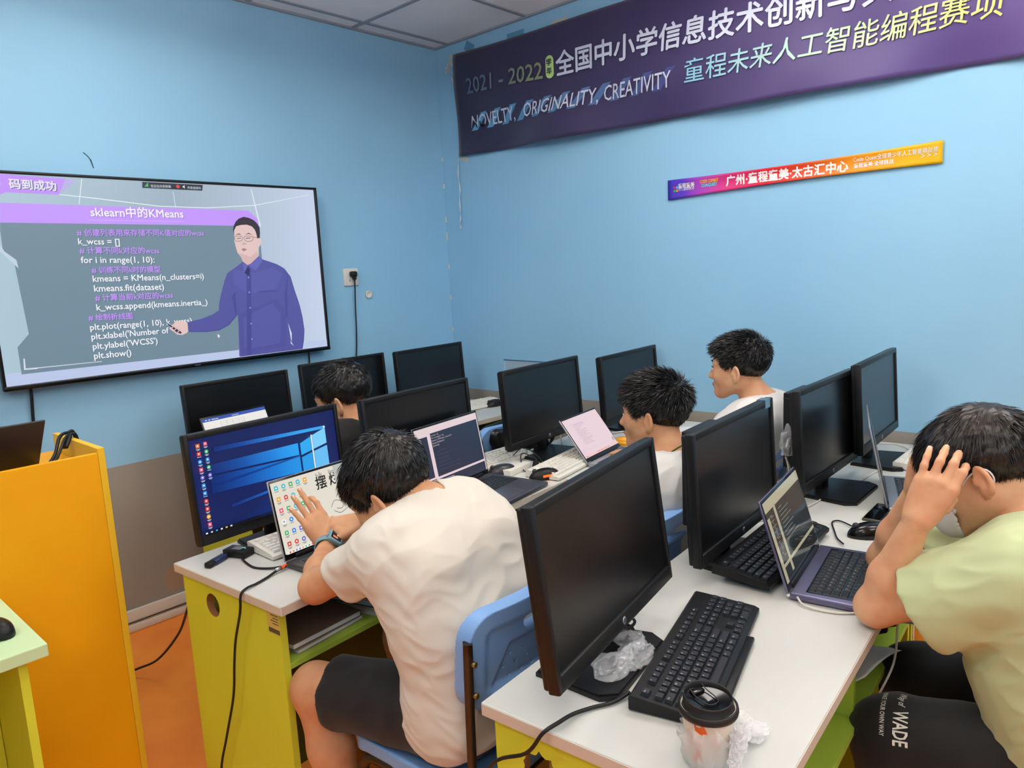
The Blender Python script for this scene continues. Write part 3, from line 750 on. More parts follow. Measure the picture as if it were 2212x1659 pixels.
def build_strip():
    y0, y1 = 1.812, .676
    e = empty('wall_sign', (XW-.012, (y0+y1)/2, 1.845), 0, 'narrow rainbow coloured paper sign with white lettering below the big banner', 'sign')
    O = Vector(e.location); H0 = .089
    def pos(s, q, off=0.):
        y = y0+(y1-y0)*s; top = 1.878-.010*math.sin(PI*s)*1.0+.012*s; bot = 1.787+.014*math.sin(PI*s*.9)*.9+.018*s
        curl = .010*math.sin(PI*s)*(4*(q-.5)**2)*(1 if q < .5 else .8)+.004
        return Vector((XW-.004-curl-off, y, top+(bot-top)*q))-O
    m = mat('rainbow_paper', (220, 60, 60), .4, spec=.4); nt = m.node_tree
    g = nt.nodes.new('ShaderNodeNewGeometry'); sp = nt.nodes.new('ShaderNodeSeparateXYZ'); nt.links.new(g.outputs['Position'], sp.inputs[0])
    mr = nt.nodes.new('ShaderNodeMapRange'); mr.inputs['From Min'].default_value = y0; mr.inputs['From Max'].default_value = y1; nt.links.new(sp.outputs[1], mr.inputs['Value'])
    r = nt.nodes.new('ShaderNodeValToRGB'); els = [(0, (74, 58, 196)), (.07, (92, 58, 200)), (.15, (176, 66, 190)), (.25, (216, 52, 130)), (.42, (222, 34, 56)), (.58, (228, 84, 34)), (.72, (236, 146, 30)), (.9, (228, 178, 8)), (1, (222, 180, 0))]
    r.color_ramp.elements[0].color = lin(els[0][1]); r.color_ramp.elements[1].color = lin(els[-1][1])
    for p, c in els[1:-1]: k = r.color_ramp.elements.new(p); k.color = lin(c)
    nt.links.new(mr.outputs[0], r.inputs[0]); nt.links.new(r.outputs[0], nt.nodes['Principled BSDF'].inputs['Base Color'])
    N, K = 40, 8; vs = [tuple(pos(i/N, j/K)) for i in range(N+1) for j in range(K+1)]
    fs = [(i*(K+1)+j, (i+1)*(K+1)+j, (i+1)*(K+1)+j+1, i*(K+1)+j+1) for i in range(N) for j in range(K)]
    b = MB(); b.add(vs, fs, m, True); c = b.build('paper', e); so = c.modifiers.new('thick', 'SOLIDIFY'); so.thickness = .0008
    w = mat('sign_white', (244, 240, 238), .5)
    def wr(t, ya, yb, zb, hh, m_, bold=.02, off=.0025, name='lettering'):
        b = MB()
        v, f = text2d(t, bold); x0, x1 = v[:, 0].min(), v[:, 0].max(); k = (ya-yb)/(x1-x0); pts = []
        for a, cc in v:
            s = (y0-(ya-(a-x0)*k))/(y0-y1); q = min(1, max(0, (pos(s, 0).z+O.z-zb-cc*hh)/(pos(s, 0).z-pos(s, 1).z)))
            pts.append(tuple(pos(s, q, off)))
        b.add(pts, f, m_); b.build(name, e)
    wr('广州·童程童美·太古汇中心', 1.520, 1.004, 1.823, .047, w, .035)
    wr('Code Quest全球青少年人工智能挑战营', .986, .692, 1.853, .021, w, .012)
    wr('童程童美·全球挑战', .984, .840, 1.830, .019, w, .02)
    wr('> > >', .747, .694, 1.834, .026, w, .01)
    wr('童程童美', 1.757, 1.674, 1.836, .024, w, .02); wr('少儿编程教育', 1.757, 1.676, 1.824, .012, w, .0)
    wr('CODE COMBAT', 1.646, 1.556, 1.846, .019, mat('sign_gold', (244, 176, 40), .5), .05); wr('CONQUEST', 1.640, 1.562, 1.829, .019, mat('sign_cyan', (90, 200, 214), .5), .05)
    for i, (dy, dz, c) in enumerate(((0, 0, (220, 50, 50)), (-.013, 0, (70, 180, 220)), (0, -.015, (60, 170, 60)), (-.013, -.015, (240, 150, 40)))):
        s = (y0-(1.781+dy))/(y0-y1); s2 = (y0-(1.781+dy-.010))/(y0-y1); q = (1.878-1.846-dz)/.09; q2 = q+.12
        b = MB(); b.add([tuple(pos(s, q, .0025)), tuple(pos(s2, q, .0025)), tuple(pos(s2, q2, .0025)), tuple(pos(s, q2, .0025))], [(0, 1, 2, 3)], mat('sign_sq_%d' % i, c, .5)); b.build('emblem_square', e)
build_strip()

TAPE = mat('masking_tape', (196, 200, 190), .7); TAPEC = mat('clear_tape', (96, 156, 190), .25)
for (y, z, w, h, rz, m, lab) in ((3.235, 2.705, .03, .10, .5, TAPE, 'strip of masking tape at the upper left corner of the dark banner'), (3.165, 2.160, .08, .028, .4, TAPE, 'strip of masking tape at the lower left corner of the dark banner'),
    (2.42, 2.722, .10, .045, -.05, TAPE, 'strip of masking tape on the top edge of the dark banner'), (2.72, 2.725, .12, .06, 0, TAPEC, 'clear tape piece on the top edge of the dark banner'), (3.07, 2.755, .07, .05, .6, TAPEC, 'clear tape piece near the ceiling corner above the banner')):
    b = MB(); b.box((0, 0, 0), (.001, w, h), m, rot=Matrix.Rotation(rz, 3, 'X')); b.build('tape_piece', None, lab, 'tape', loc=(XW-.0015, y, z))
RIB = mat('white_ribbon', (214, 222, 228), .7)
def ribbon(name, pts, w, label):
    o = Vector(pts[0]); P = spline(pts, 6); vs = []; fs = []
    for i, p in enumerate(P):
        a = i*.45; d = Vector((math.sin(a)*.5, math.cos(a), .2))*w/2
        vs += [tuple(p-d-o), tuple(p+d-o)]
        if i: fs.append((2*i-2, 2*i-1, 2*i+1, 2*i))
    b = MB(); b.add(vs, fs, RIB, True); o_ = b.build(name, None, label, 'ribbon', loc=o); so = o_.modifiers.new('thick', 'SOLIDIFY'); so.thickness = .001
x = XW-.012
ribbon('white_ribbon', [(x, 3.195, 2.735), (x-.004, 3.205, 2.69), (x, 3.195, 2.66), (x-.004, 3.21, 2.62), (x, 3.20, 2.588), (x-.003, 3.208, 2.572)], .013, 'crumpled white ribbon hanging at the upper left corner of the dark banner')
ribbon('white_ribbon', [(x, 3.235, 2.70), (x-.004, 3.25, 2.68), (x, 3.262, 2.66), (x-.004, 3.245, 2.635), (x-.002, 3.275, 2.62)], .010, 'short curl of white ribbon stuck beside the upper left banner corner')
ribbon('white_ribbon', [(x, 3.200, 2.16), (x-.004, 3.204, 2.08), (x, 3.202, 2.0), (x-.003, 3.208, 1.92), (x, 3.206, 1.84), (x-.003, 3.214, 1.79), (x, 3.212, 1.755)], .011, 'long twisted white ribbon hanging below the lower left banner corner')

# clear acrylic holder on the right wall
e = empty('acrylic_holder', (XW-.02, 2.74, .90), 0, 'clear acrylic document holder on the right wall behind the monitors', 'document holder')
gl = mat('acrylic', (225, 240, 248), .06, alpha=.16, spec=.6)
MB().box((-.006, 0, 0), (.004, .33, .17), gl).box((.014, 0, -.01), (.004, .33, .19), gl).box((.004, 0, -.1), (.02, .33, .004), gl).build('sleeve', e)
MB().box((-.006, 0, .086), (.007, .33, .006), mat('acrylic_edge', (66, 110, 138), .2), .001).build('top_edge', e)
# ------------------------------------------------------------------ desks
def desk(u0, v0, w, d, label, yaw=0., hole=None, broken=False, dividers=(), shelf=True, sticker=False, end_left=True, zs=.585):
    """white-topped lime desk; its user sits at the low-v side"""
    e = fthing('computer_desk', u0, v0, 0, yaw, label, 'desk', 'white topped lime computer desks')
    T = .025
    b = MB(); b.box((w/2, d/2, .75-T/2), (w, d, T), WHITE_TOP, .0025, smooth=False); tp = b.build('desktop', e)
    b = MB()
    for (c, s) in (((w/2, -.0006, .75-T/2), (w-.004, .0014, T-.004)), ((-.0006, d/2, .75-T/2), (.0014, d-.004, T-.004)), ((w+.0006, d/2, .75-T/2), (.0014, d-.004, T-.004))): b.box(c, s, EDGE)
    b.build('edge_band', tp)
    pt = .018; z1 = .75-T
    def panel(x):
        b = MB()
        if hole and x < .2:
            hv, hz, hr = hole; n = 28
            y0, y1, za, zb = .03, d-.02, 0.0, z1
            ring = []; rng = random.Random(3)
            for k in range(n):
                a = 2*PI*k/n; r = hr*(1+(rng.uniform(-.16, .16) if broken else 0)); ring.append((hv+r*math.cos(a), hz+r*math.sin(a)))
            out = []
            for k in range(n):
                a = 2*PI*k/n; c, s = math.cos(a), math.sin(a)
                tt = []
                if c > 1e-6: tt.append((y1-hv)/c)
                if c < -1e-6: tt.append((y0-hv)/c)
                if s > 1e-6: tt.append((zb-hz)/s)
                if s < -1e-6: tt.append((za-hz)/s)
                q = min(tt); out.append([hv+q*c, hz+q*s])
            for cy, cz in ((y0, za), (y1, za), (y1, zb), (y0, zb)):
                i = min(range(n), key=lambda i: (out[i][0]-cy)**2+(out[i][1]-cz)**2); out[i] = [cy, cz]
            vs = []; fs = []
            for side in (x, x+pt):
                for (p, q) in ring: vs.append((side, p, q))
                for (p, q) in out: vs.append((side, p, q))
            for k in range(n):
                j = (k+1) % n
                fs.append((k, j, n+j, n+k)[::-1]); fs.append((2*n+k, 2*n+j, 3*n+j, 3*n+k))
                fs.append((n+k, n+j, 3*n+j, 3*n+k)[::-1])
            b.add(vs, fs, LIME)
            b.add(vs[:n]+vs[2*n:3*n], [(k, (k+1) % n, n+(k+1) % n, n+k) for k in range(n)], mat('chipboard', (150, 104, 62), .9, bump=.5, bscale=300))
        else: b.box((x+pt/2, d/2+.005, z1/2), (pt, d-.05, z1), LIME, .001, smooth=False)
        return b.build('side_panel', e)
    pl = panel(.012) if end_left else None
    panel(w-pt-.012)
    x0 = .012+pt; x1 = w-pt-.012
    if shelf: MB().box(((x0+x1)/2, .03+.16, zs-.008), (x1-x0, .32, .016), GREEN, .001, smooth=False).build('shelf', e)
    for x in dividers: MB().box((x, .03+.16, (zs+z1)/2), (.016, .30, z1-zs-.001), GREEN if x > .2 else LIME, .001, smooth=False).build('divider', e)
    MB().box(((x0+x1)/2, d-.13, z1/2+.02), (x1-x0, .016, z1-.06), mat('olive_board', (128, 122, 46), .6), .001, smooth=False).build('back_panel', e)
    if sticker and pl:
        b = MB(); b.box((.0115, .055, .690), (.0008, .050, .055), mat('sticker', (206, 182, 96), .6)); s = b.build('sticker', pl)
        b = MB(); ink = mat('sticker_ink', (60, 50, 40), .8)
        for k in range(18): b.box((.0109, .033+.0025*k, .671), (.0004, .0012 if k % 3 else .0018, .012), ink)
        for k in range(4): b.box((.0109, .050-.004*(k % 2), .711-.007*k), (.0004, .03-.006*(k % 2), .0018), ink)
        b.build('barcode', s)
    return e
desk(.905, 1.45, 1.19, .50, 'white topped lime desk with a barcode sticker and a round cable hole', hole=(.335, .664, .032), sticker=True, dividers=(.52,))
desk(2.10, 1.335, 1.08, .50, 'white topped lime desk in the middle row against the right wall', dividers=(.5,))
desk(.878, .31, 1.205, .50, 'nearest white topped lime desk with the paper cup and a broken cable hole', hole=(.385, .655, .035), broken=True, dividers=(.66,), zs=.53)
desk(2.088, .31, 1.05, .50, 'white topped lime desk with a phone and silver laptop, against the right wall', dividers=(.5,), zs=.53)
desk(1.485, 2.545, .93, .50, 'white topped lime desk in the front row nearest the television', yaw=math.radians(-5), dividers=(.5,))
desk(2.425, 2.463, .75, .50, 'white topped lime desk in the front row in the corner of the blue walls', yaw=math.radians(-5), dividers=())

# ------------------------------------------------------------------ screens, monitors
class Pic:
    """flat picture on a screen: x right, z up, origin at the lower left corner, facing -y"""
    def __init__(s, b, x, z, w, h, y=0., rough=.25, k=1.0): s.b, s.x, s.z, s.w, s.h, s.y, s.r, s.k, s.n = b, x, z, w, h, y, rough, k, 0
    def up(s): s.n += 1; return s.y-.00006*s.n
    def P(s, a, c, y): return (s.x+a*s.w, y, s.z+c*s.h)
    def poly(s, rgb, pts, m=None):
        y = s.up(); s.b.poly([s.P(a, c, y) for a, c in pts], m or _emat(rgb, s.r, s.k))
    def rect(s, rgb, a0, c0, a1, c1, m=None): s.poly(rgb, [(a0, c0), (a1, c0), (a1, c1), (a0, c1)], m)
    def text(s, t, rgb, a, c, h, w=None, bold=0., align='L'):
        y = s.up(); s.b.text(t, s.P(a, c, y), (1, 0, 0), (0, 0, 1), _emat(rgb, s.r, s.k), h=h*s.h, w=w and w*s.w, bold=bold, align=align, res=1)
    def disc(s, rgb, a, c, r, n=14, rx=None):
        k = s.h/s.w; s.poly(rgb, [(a+r*k*math.cos(2*PI*i/n), c+r*math.sin(2*PI*i/n)) for i in range(n)])
    def line(s, rgb, pts, w=.004):
        y = s.up(); s.b.tube([s.P(a, c, y) for a, c in pts], w*s.h, _emat(rgb, s.r, s.k), 4, 3)

ICON = [(226, 70, 60), (60, 140, 226), (240, 170, 50), (80, 180, 110), (240, 240, 244), (230, 120, 60), (120, 110, 210), (60, 190, 210), (236, 90, 120)]
def icon(p, a, c, s, rgb, rng, dark=False):
    k = p.h/p.w
    sh = rng.randint(0, 2)
    if sh == 0: p.rect(rgb, a-s*k/2, c-s/2, a+s*k/2, c+s/2)
    elif sh == 1: p.disc(rgb, a, c, s*.55)
    else: p.poly(rgb, [(a-s*k*.5, c-s*.5), (a+s*k*.5, c-s*.5), (a+s*k*.5, c+s*.3), (a+s*k*.1, c+s*.55), (a-s*k*.5, c+s*.4)])
    p.disc((244, 244, 246) if sum(rgb) < 640 else (120, 140, 170), a, c, s*.22, 8)
    t = (210, 216, 226) if dark else (110, 110, 112)
    p.rect(t, a-s*k*.55, c-s*.86, a+s*k*.55, c-s*.74)
    if rng.random() < .6: p.rect(t, a-s*k*.35, c-s*1.1, a+s*k*.35, c-s*.98)

def pic_desktop(b, x, z, w, h):
    m = mat('lit_wallpaper', (8, 8, 10), .3); nt = m.node_tree; N = nt.nodes
    tc = N.new('ShaderNodeTexCoord'); d = N.new('ShaderNodeVectorMath'); d.operation = 'DISTANCE'
    sc = N.new('ShaderNodeMapping'); sc.inputs['Scale'].default_value = (1, 0, 1.35); nt.links.new(tc.outputs['Object'], sc.inputs[0])
    cx, cz = x+.80*w, (z+.56*h)
    d.inputs[1].default_value = (cx, 0, cz*1.35); nt.links.new(sc.outputs[0], d.inputs[0])
    r = N.new('ShaderNodeValToRGB'); E_ = r.color_ramp.elements
    E_[0].color = lin((64, 190, 250)); E_[0].position = 0.0; E_[1].color = lin((20, 34, 92)); E_[1].position = .40
    for p, c in ((.075, (42, 158, 236)), (.14, (26, 104, 200)), (.24, (20, 62, 146))): k = E_.new(p); k.color = lin(c)
    nt.links.new(d.outputs['Value'], r.inputs[0]); pb = N['Principled BSDF']; nt.links.new(r.outputs[0], pb.inputs['Emission Color']); pb.inputs['Emission Strength'].default_value = 1
    p = Pic(b, x, z, w, h); p.rect(None, 0, 0, 1, 1, m)
    def beam(xa, ya0, ya1, xb, yb0, yb1, rgb):
        n = 30
        for i in range(n):
            t0, t1 = i/n, (i+1)/n; t = (i+.5)/n
            xx, yy = xa+(xb-xa)*t-.80, ((ya0+ya1)/2*(1-t)+(yb0+yb1)/2*t-.56)*.75
            dd = math.hypot(xx*w, yy*h*1.35); bgc = (64, 190, 250)
            st_ = ((0, (64, 190, 250)), (.075, (42, 158, 236)), (.14, (26, 104, 200)), (.24, (20, 62, 146)), (.40, (20, 34, 92)), (9, (20, 34, 92)))
            for (d0, c0), (d1, c1) in zip(st_, st_[1:]):
                if d0 <= dd <= d1: q = (dd-d0)/(d1-d0); bgc = tuple(c0[j]+(c1[j]-c0[j])*q for j in range(3))
            k = .75*t**1.2
            p.poly(tuple(int(bgc[j]+(rgb[j]-bgc[j])*k) for j in range(3)), [(xa+(xb-xa)*t0, ya0+(yb0-ya0)*t0), (xa+(xb-xa)*t1, ya0+(yb0-ya0)*t1), (xa+(xb-xa)*t1, ya1+(yb1-ya1)*t1), (xa+(xb-xa)*t0, ya1+(yb1-ya1)*t0)])
    beam(.10, .60, .70, .70, .56, .70, (44, 160, 240)); beam(.10, .40, .58, .70, .36, .54, (36, 140, 224)); beam(.10, .455, .49, .70, .545, .56, (16, 40, 110)); beam(.20, .20, .23, .90, .31, .335, (80, 180, 240)); beam(.14, .83, .88, .90, .80, .835, (70, 170, 240))
    x0, x1, xm = .705, .905, .795
    p.poly((48, 170, 240), [(x0, .695), (xm-.008, .745), (xm-.008, .585), (x0, .555)]); p.poly((124, 206, 250), [(xm+.006, .755), (x1, .81), (x1, .625), (xm+.006, .59)])
    p.poly((40, 156, 232), [(x0, .530), (xm-.008, .56), (xm-.008, .36), (x0, .345)]); p.poly((104, 190, 244), [(xm+.006, .565), (x1, .598), (x1, .335), (xm+.006, .36)])
    p.poly((226, 242, 252), [(xm-.006, .76), (xm+.004, .765), (xm+.004, .34), (xm-.006, .345)])
    p.disc((214, 244, 255), .9, .82, .014); p.disc((170, 226, 252), .9, .335, .010); p.disc((170, 226, 252), .705, .345, .008)
    rng = random.Random(7)
    for i in range(11): icon(p, .045, .93-.083*i, .042, ICON[rng.randrange(9)], rng, True)
    for i in range(5): icon(p, .088, .94-.083*i, .040, ICON[rng.randrange(9)], rng, True)
    p.rect((14, 18, 34), 0, 0, .36, .035); p.rect((16, 28, 66), .36, 0, 1, .035)
    for i, c in enumerate(((240, 240, 240), (200, 206, 214), (60, 160, 230), (230, 230, 236), (236, 190, 80), (220, 220, 226))): p.rect(c, .012+.03*i, .010, .024+.03*i, .026)

def monitor(u, v, zt, yaw, tilt, label, pic=None, mark=False, pc=False, base_y=-.03, patch=False):
    W_, H_ = .51, .31
    e = fthing('desktop_monitor', u, v, .75, yaw, label, 'monitor', 'black desktop monitors on the desks')
    R = rmat(0, -tilt); top = Vector((0, 0, zt-.75))
    def M(): 
        b = MB(); b.M = Matrix.Translation(top) @ R.to_4x4(); return b
    b = M(); b.box((0, .016, -H_/2), (W_-.006, .018, H_-.006), BLACK, .005); b.box((0, .034, -H_/2-.01), (W_*.62, .03, H_*.62), BLACK, .012); b.build('back_shell', e)
    fs, ft, fb = .013, .017, .030
    b = M()
    b.box((-W_/2+fs/2, .003, -H_/2), (fs, .022, H_), BLACK, .003); b.box((W_/2-fs/2, .003, -H_/2), (fs, .022, H_), BLACK, .003)
    b.box((0, .003, -ft/2), (W_-2*fs+.004, .022, ft), BLACK, .003); b.box((0, .003, -H_+fb/2), (W_-2*fs+.004, .022, fb), BLACK, .003)
    bz = b.build('bezel', e)
    b = M(); w, h = W_-2*fs, H_-ft-fb
    if pic: pic(b, -w/2, -ft-h, w, h)
    else: b.poly([(-w/2, -.002, -ft-h), (w/2, -.002, -ft-h), (w/2, -.002, -ft), (-w/2, -.002, -ft)], SCREEN_OFF)
    b.build('screen', e)
    if mark:
        b = M(); R2 = Matrix.Rotation(PI/2, 4, 'X').to_euler()
        b.lathe([(.0001, 0), (.0075, 0), (.0075, .0006), (.0001, .0007)], SILVER, 24, c=(0, -.0083, -H_+fb/2), axis=R2)
        b.text('hp', (0.0005, -.0093, -H_+fb/2-.003), (1, 0, 0), (0, 0, 1), BLACK, h=.0125, align='C', shear=.25); b.build('brand_mark', bz)
    if patch:
        b = M(); b.box((W_/2-.045, .003, -.010), (.035, .0235, .024), mat('clear_tape_bit', (96, 128, 150), .15)); b.build('tape_bit', bz)
    b = MB(); y0, y1 = base_y-.085, base_y+.085; xb = .128
    pts = [(-xb+.02, y0), (xb-.02, y0), (xb, y0+.03), (xb*.84, y1), (-xb*.84, y1), (-xb, y0+.03)]
    b.prism(pts, .0005, .008, BLACK); b.prism([(x*.97, base_y+(y-base_y)*.96) for x, y in pts], .008, .012, BLACK); b.build('stand_base', e)
    zc = zt-.75-H_/2
    b = MB(); b.box((0, base_y+.055, zc/2+.01), (.062, .026, zc+.02), BLACK, .006); b.box((0, .048, zc), (.07, .05, .07), BLACK, .01); b.build('stand_neck', e)
    if pc:
        b = MB(); b.box((.02, .094, zt-.75-.165), (.17, .036, .245), BLACK, .003, smooth=False); b.box((-.0655, .094, zt-.75-.060), (.002, .034, .003), GREY); b.build('mini_computer', e)
    return e
D = math.radians
monitor(1.196, 1.893, 1.107, 0, D(4), 'lit monitor with a blue window wallpaper behind the boy with the wristwatch', pic_desktop, base_y=-.045)
monitor(1.749, 1.822, 1.114, 0, D(4), 'switched-off monitor behind the laptop with dark code, middle row')
monitor(2.36, 1.735, 1.125, D(-.5), D(4), 'switched-off monitor with a round silver mark behind the laptop with a pink page', mark=True)
monitor(2.955, 1.671, 1.108, 0, D(4), 'switched-off monitor at the wall end of the middle row, left of the farthest boy', base_y=-.02)
monitor(1.115, .700, 1.135, D(6), D(7), 'nearest switched-off monitor, at the left end of the desk with the paper cup', mark=True, base_y=.005)
monitor(1.725, .683, 1.122, 0, D(3), 'switched-off monitor behind the open laptop of the boy in pale green', mark=True, pc=True, patch=True, base_y=-.02)
monitor(2.395, .649, 1.113, D(-3), D(3.5), 'switched-off monitor behind the phone, second from the right wall', mark=True, pc=True, base_y=-.045)
monitor(2.835, .597, 1.135, D(-1), D(3), 'switched-off monitor closest to the right wall in the nearest row', mark=True, base_y=-.03)
monitor(1.765, 2.985, 1.090, D(-2), D(3.5), 'switched-off monitor in the front row, behind the half-hidden white laptop page', base_y=-.05)
monitor(2.316, 2.925, 1.108, D(-2), D(3.5), 'switched-off monitor in front of the boy in black', base_y=-.05)
monitor(2.831, 2.833, 1.112, 0, D(3.5), 'switched-off monitor in the front row nearest the corner of the walls', base_y=-.03)

# ------------------------------------------------------------------ keyboards
def key_mesh(w, d, h, m, t=None, mt=None, taper=.0016):
    b = MB()
    a, c = w/2, d/2; k = taper
    vs = [(-a, -c, 0), (a, -c, 0), (a, c, 0), (-a, c, 0), (-a+k, -c+k, h), (a-k, -c+k, h), (a-k, c-k*1.3, h), (-a+k, c-k*1.3, h)]
    b.add(vs, [(4, 5, 6, 7), (0, 1, 5, 4), (1, 2, 6, 5), (2, 3, 7, 6), (3, 0, 4, 7)], m)
    if t: b.text(t, (-a+k*1.6, 0.0002, h+.0002), (1, 0, 0), (0, 1, 0), mt, h=.0062 if len(t) == 1 else .0044, res=1)
    return b
ROWS = ['`1234567890-=', 'QWERTYUIOP[]\\', "ASDFGHJKL;'", 'ZXCVBNM,./']
def full_layout(P=.019):
    """(x, y, w, legend) of a 104 key board, origin at its left upper corner"""
    out = [(0, 0, 1, 'Esc')]+[(x, 0, 1, 'F%d' % (i+1)) for i, x in enumerate((2, 3, 4, 5, 6.5, 7.5, 8.5, 9.5, 11, 12, 13, 14))]
    out += [(15.25+i, 0, 1, t) for i, t in enumerate(('Prt', 'Scr', 'Brk'))]
    y = 1.35
    out += [(i, y, 1, c) for i, c in enumerate(ROWS[0])]+[(13, y, 2, 'Back')]
    out += [(0, y+1, 1.5, 'Tab')]+[(1.5+i, y+1, 1 if i < 12 else 1.5, c) for i, c in enumerate(ROWS[1])]
    out += [(0, y+2, 1.75, 'Caps')]+[(1.75+i, y+2, 1, c) for i, c in enumerate(ROWS[2])]+[(12.75, y+2, 2.25, 'Enter')]
    out += [(0, y+3, 2.25, 'Shift')]+[(2.25+i, y+3, 1, c) for i, c in enumerate(ROWS[3])]+[(12.25, y+3, 2.75, 'Shift')]
    x = 0
    for t, w in (('Ctrl', 1.25), ('Win', 1.25), ('Alt', 1.25), ('', 6.25), ('Alt', 1.25), ('Win', 1.25), ('Menu', 1.25), ('Ctrl', 1.25)): out.append((x, y+4, w, t)); x += w
    for i, t in enumerate(('Ins', 'Hm', 'Up', 'Del', 'End', 'Dn')): out.append((15.25+i % 3, y+i//3, 1, t))
    out += [(16.25, y+3, 1, '^')]+[(15.25+i, y+4, 1, t) for i, t in enumerate('<v>')]
    for j, r in enumerate(('N/*-', '789', '456', '123')): out += [(18.5+i, y+j, 1, c) for i, c in enumerate(r)]
    out += [(18.5, y+4, 2, '0'), (20.5, y+4, 1, '.'), (21.5, y+1, 1, '+'), (21.5, y+3, 1, '=')]
    return out
def lap_layout():
    out = [(i*.93*1.02, 0, .93, '') for i in range(15)]; y = .8
    out += [(i, y, 1, c) for i, c in enumerate(ROWS[0])]+[(13, y, 1.5, '')]
    out += [(0, y+1, 1.4, '')]+[(1.4+i, y+1, 1, c) for i, c in enumerate(ROWS[1])]
    out += [(0, y+2, 1.7, '')]+[(1.7+i, y+2, 1, c) for i, c in enumerate(ROWS[2])]+[(12.7, y+2, 1.8, '')]
    out += [(0, y+3, 2.2, '')]+[(2.2+i, y+3, 1, c) for i, c in enumerate(ROWS[3])]+[(12.2, y+3, 2.3, '')]
    x = 0
    for w in (1.2, 1, 1, 1.2, 5, 1.2, 1, 1, 1, .9): out.append((x, y+4, w, '')); x += w
    return out
_KM = {}
def place_keys(parent, layout, P, Pd, org, h, m, mt, legends, single=False, gap=.0024, rot=None, most=100):
    order = 0; rest = MB(); n = 0
    one = MB()
    for x, y, w, t in layout:
        c = Vector((org[0]+(x+w/2)*P, org[1]-(y+.5)*Pd, org[2]))
        if rot: c = Vector(org)+rot @ Vector(((x+w/2)*P, -(y+.5)*Pd, 0))
        kw, kd = w*P-gap, Pd-gap
        if single or n >= most:
            b = one if single else rest
            b.M = Matrix.Translation(c) @ (rot.to_4x4() if rot else Matrix.Identity(4))
            kb = key_mesh(kw, kd, h, m, t if legends else None, mt)
            b.add(kb.v, [f for f, i in zip(kb.f, kb.m) if i == 0], m)
            if len(kb.mats) > 1: b.add(kb.v, [f for f, i in zip(kb.f, kb.m) if i == 1], mt)
        else:
            key = (round(kw, 4), round(kd, 4), h, m.name, t if legends else '')
            if key not in _KM:
                o = key_mesh(kw, kd, h, m, t if legends else None, mt).build('key', parent); _KM[key] = o.data
            else:
                o = bpy.data.objects.new('key', _KM[key]); COL.objects.link(o); o.parent = parent
            o.location = c
            if rot: o.rotation_euler = rot.to_euler()
        n += 1
    if single: one.build('keys', parent)
    elif len(rest.v): tag(rest.build('keys', parent), kind='stuff')

KEYB = mat('black_key', (42, 45, 51), .36, spec=.45); LEG = mat('key_legend', (214, 216, 220), .6); LEGG = mat('grey_legend', (140, 140, 136), .6)
def keyboard(u, v, z, yaw, pitch, dark, label, group, single=False):
    e = fthing('keyboard', u, v, z, yaw, label, 'keyboard', group)
    mb_, mk = (BLACK, KEYB) if dark else (WHITE_KEY, mat('white_key', (232, 230, 222), .45))
    W_, D_ = .440, .138; R = rmat(0, pitch)
    b = MB(); b.M = R.to_4x4()
    # wedge case with a raised strip at the back
    x = W_/2
    sec = [(-D_/2, .002), (D_/2, .002), (D_/2, .024), (D_/2-.004, .027), (D_/2-.02, .026), (-D_/2+.01, .0155), (-D_/2, .011)]
    vs = [(-x, a, c) for a, c in sec]+[(x, a, c) for a, c in sec]; n = len(sec)
    b.add(vs, [tuple(range(n))[::-1], tuple(range(n, 2*n))]+[(k, (k+1) % n, n+(k+1) % n, n+k)[::-1] for k in range(n)][::1], mb_)
    if dark: b.box((-.03, -D_/2-.006, .008), (.24, .016, .010), mb_, .003)
    for sx in (-.18, .18): b.box((sx, D_/2-.02, .0), (.03, .012, .006), mb_, .001)
    b.build('case', e)
    slope = math.atan2(.0255-.0155, D_-.03)
    RR = R @ Matrix.Rotation(slope, 3, 'X')
    org = R @ Vector((-W_/2+.0095, D_/2-.0165, .0262))
    place_keys(e, full_layout(), .01875, .0176, org, .0065, mk, LEG if dark else LEGG, dark, single, rot=RR)
    return e
keyboard(1.228, .553, .752, math.radians(10), 0, True, 'black keyboard in front of the nearest switched-off monitor, beside the cup', 'black keyboards')
keyboard(1.775, .600, .7645, math.radians(-1), math.radians(4), True, 'black keyboard pushed under the monitor behind the laptop of the boy in pale green', 'black keyboards')
WK = 'white keyboards'
keyboard(1.285, 1.765, .752, math.radians(-4), 0, False, 'white keyboard behind the laptop of the boy with the wristwatch', WK, True)
keyboard(2.095, 1.835, .752, math.radians(-4), 0, False, 'white keyboard left of the monitor with the pink-page laptop, at the back edge', WK, True)
keyboard(2.27, 1.545, .752, math.radians(5), 0, False, 'white keyboard beside the mouse with orange lights', WK, True)
keyboard(2.955, .435, .752, math.radians(-4), 0, False, 'white keyboard on the desk by the right wall, behind the silver laptop', WK, True)
keyboard(2.98, 2.70, .752, math.radians(-8), 0, False, 'white keyboard on the front row desk in the corner', WK, True)

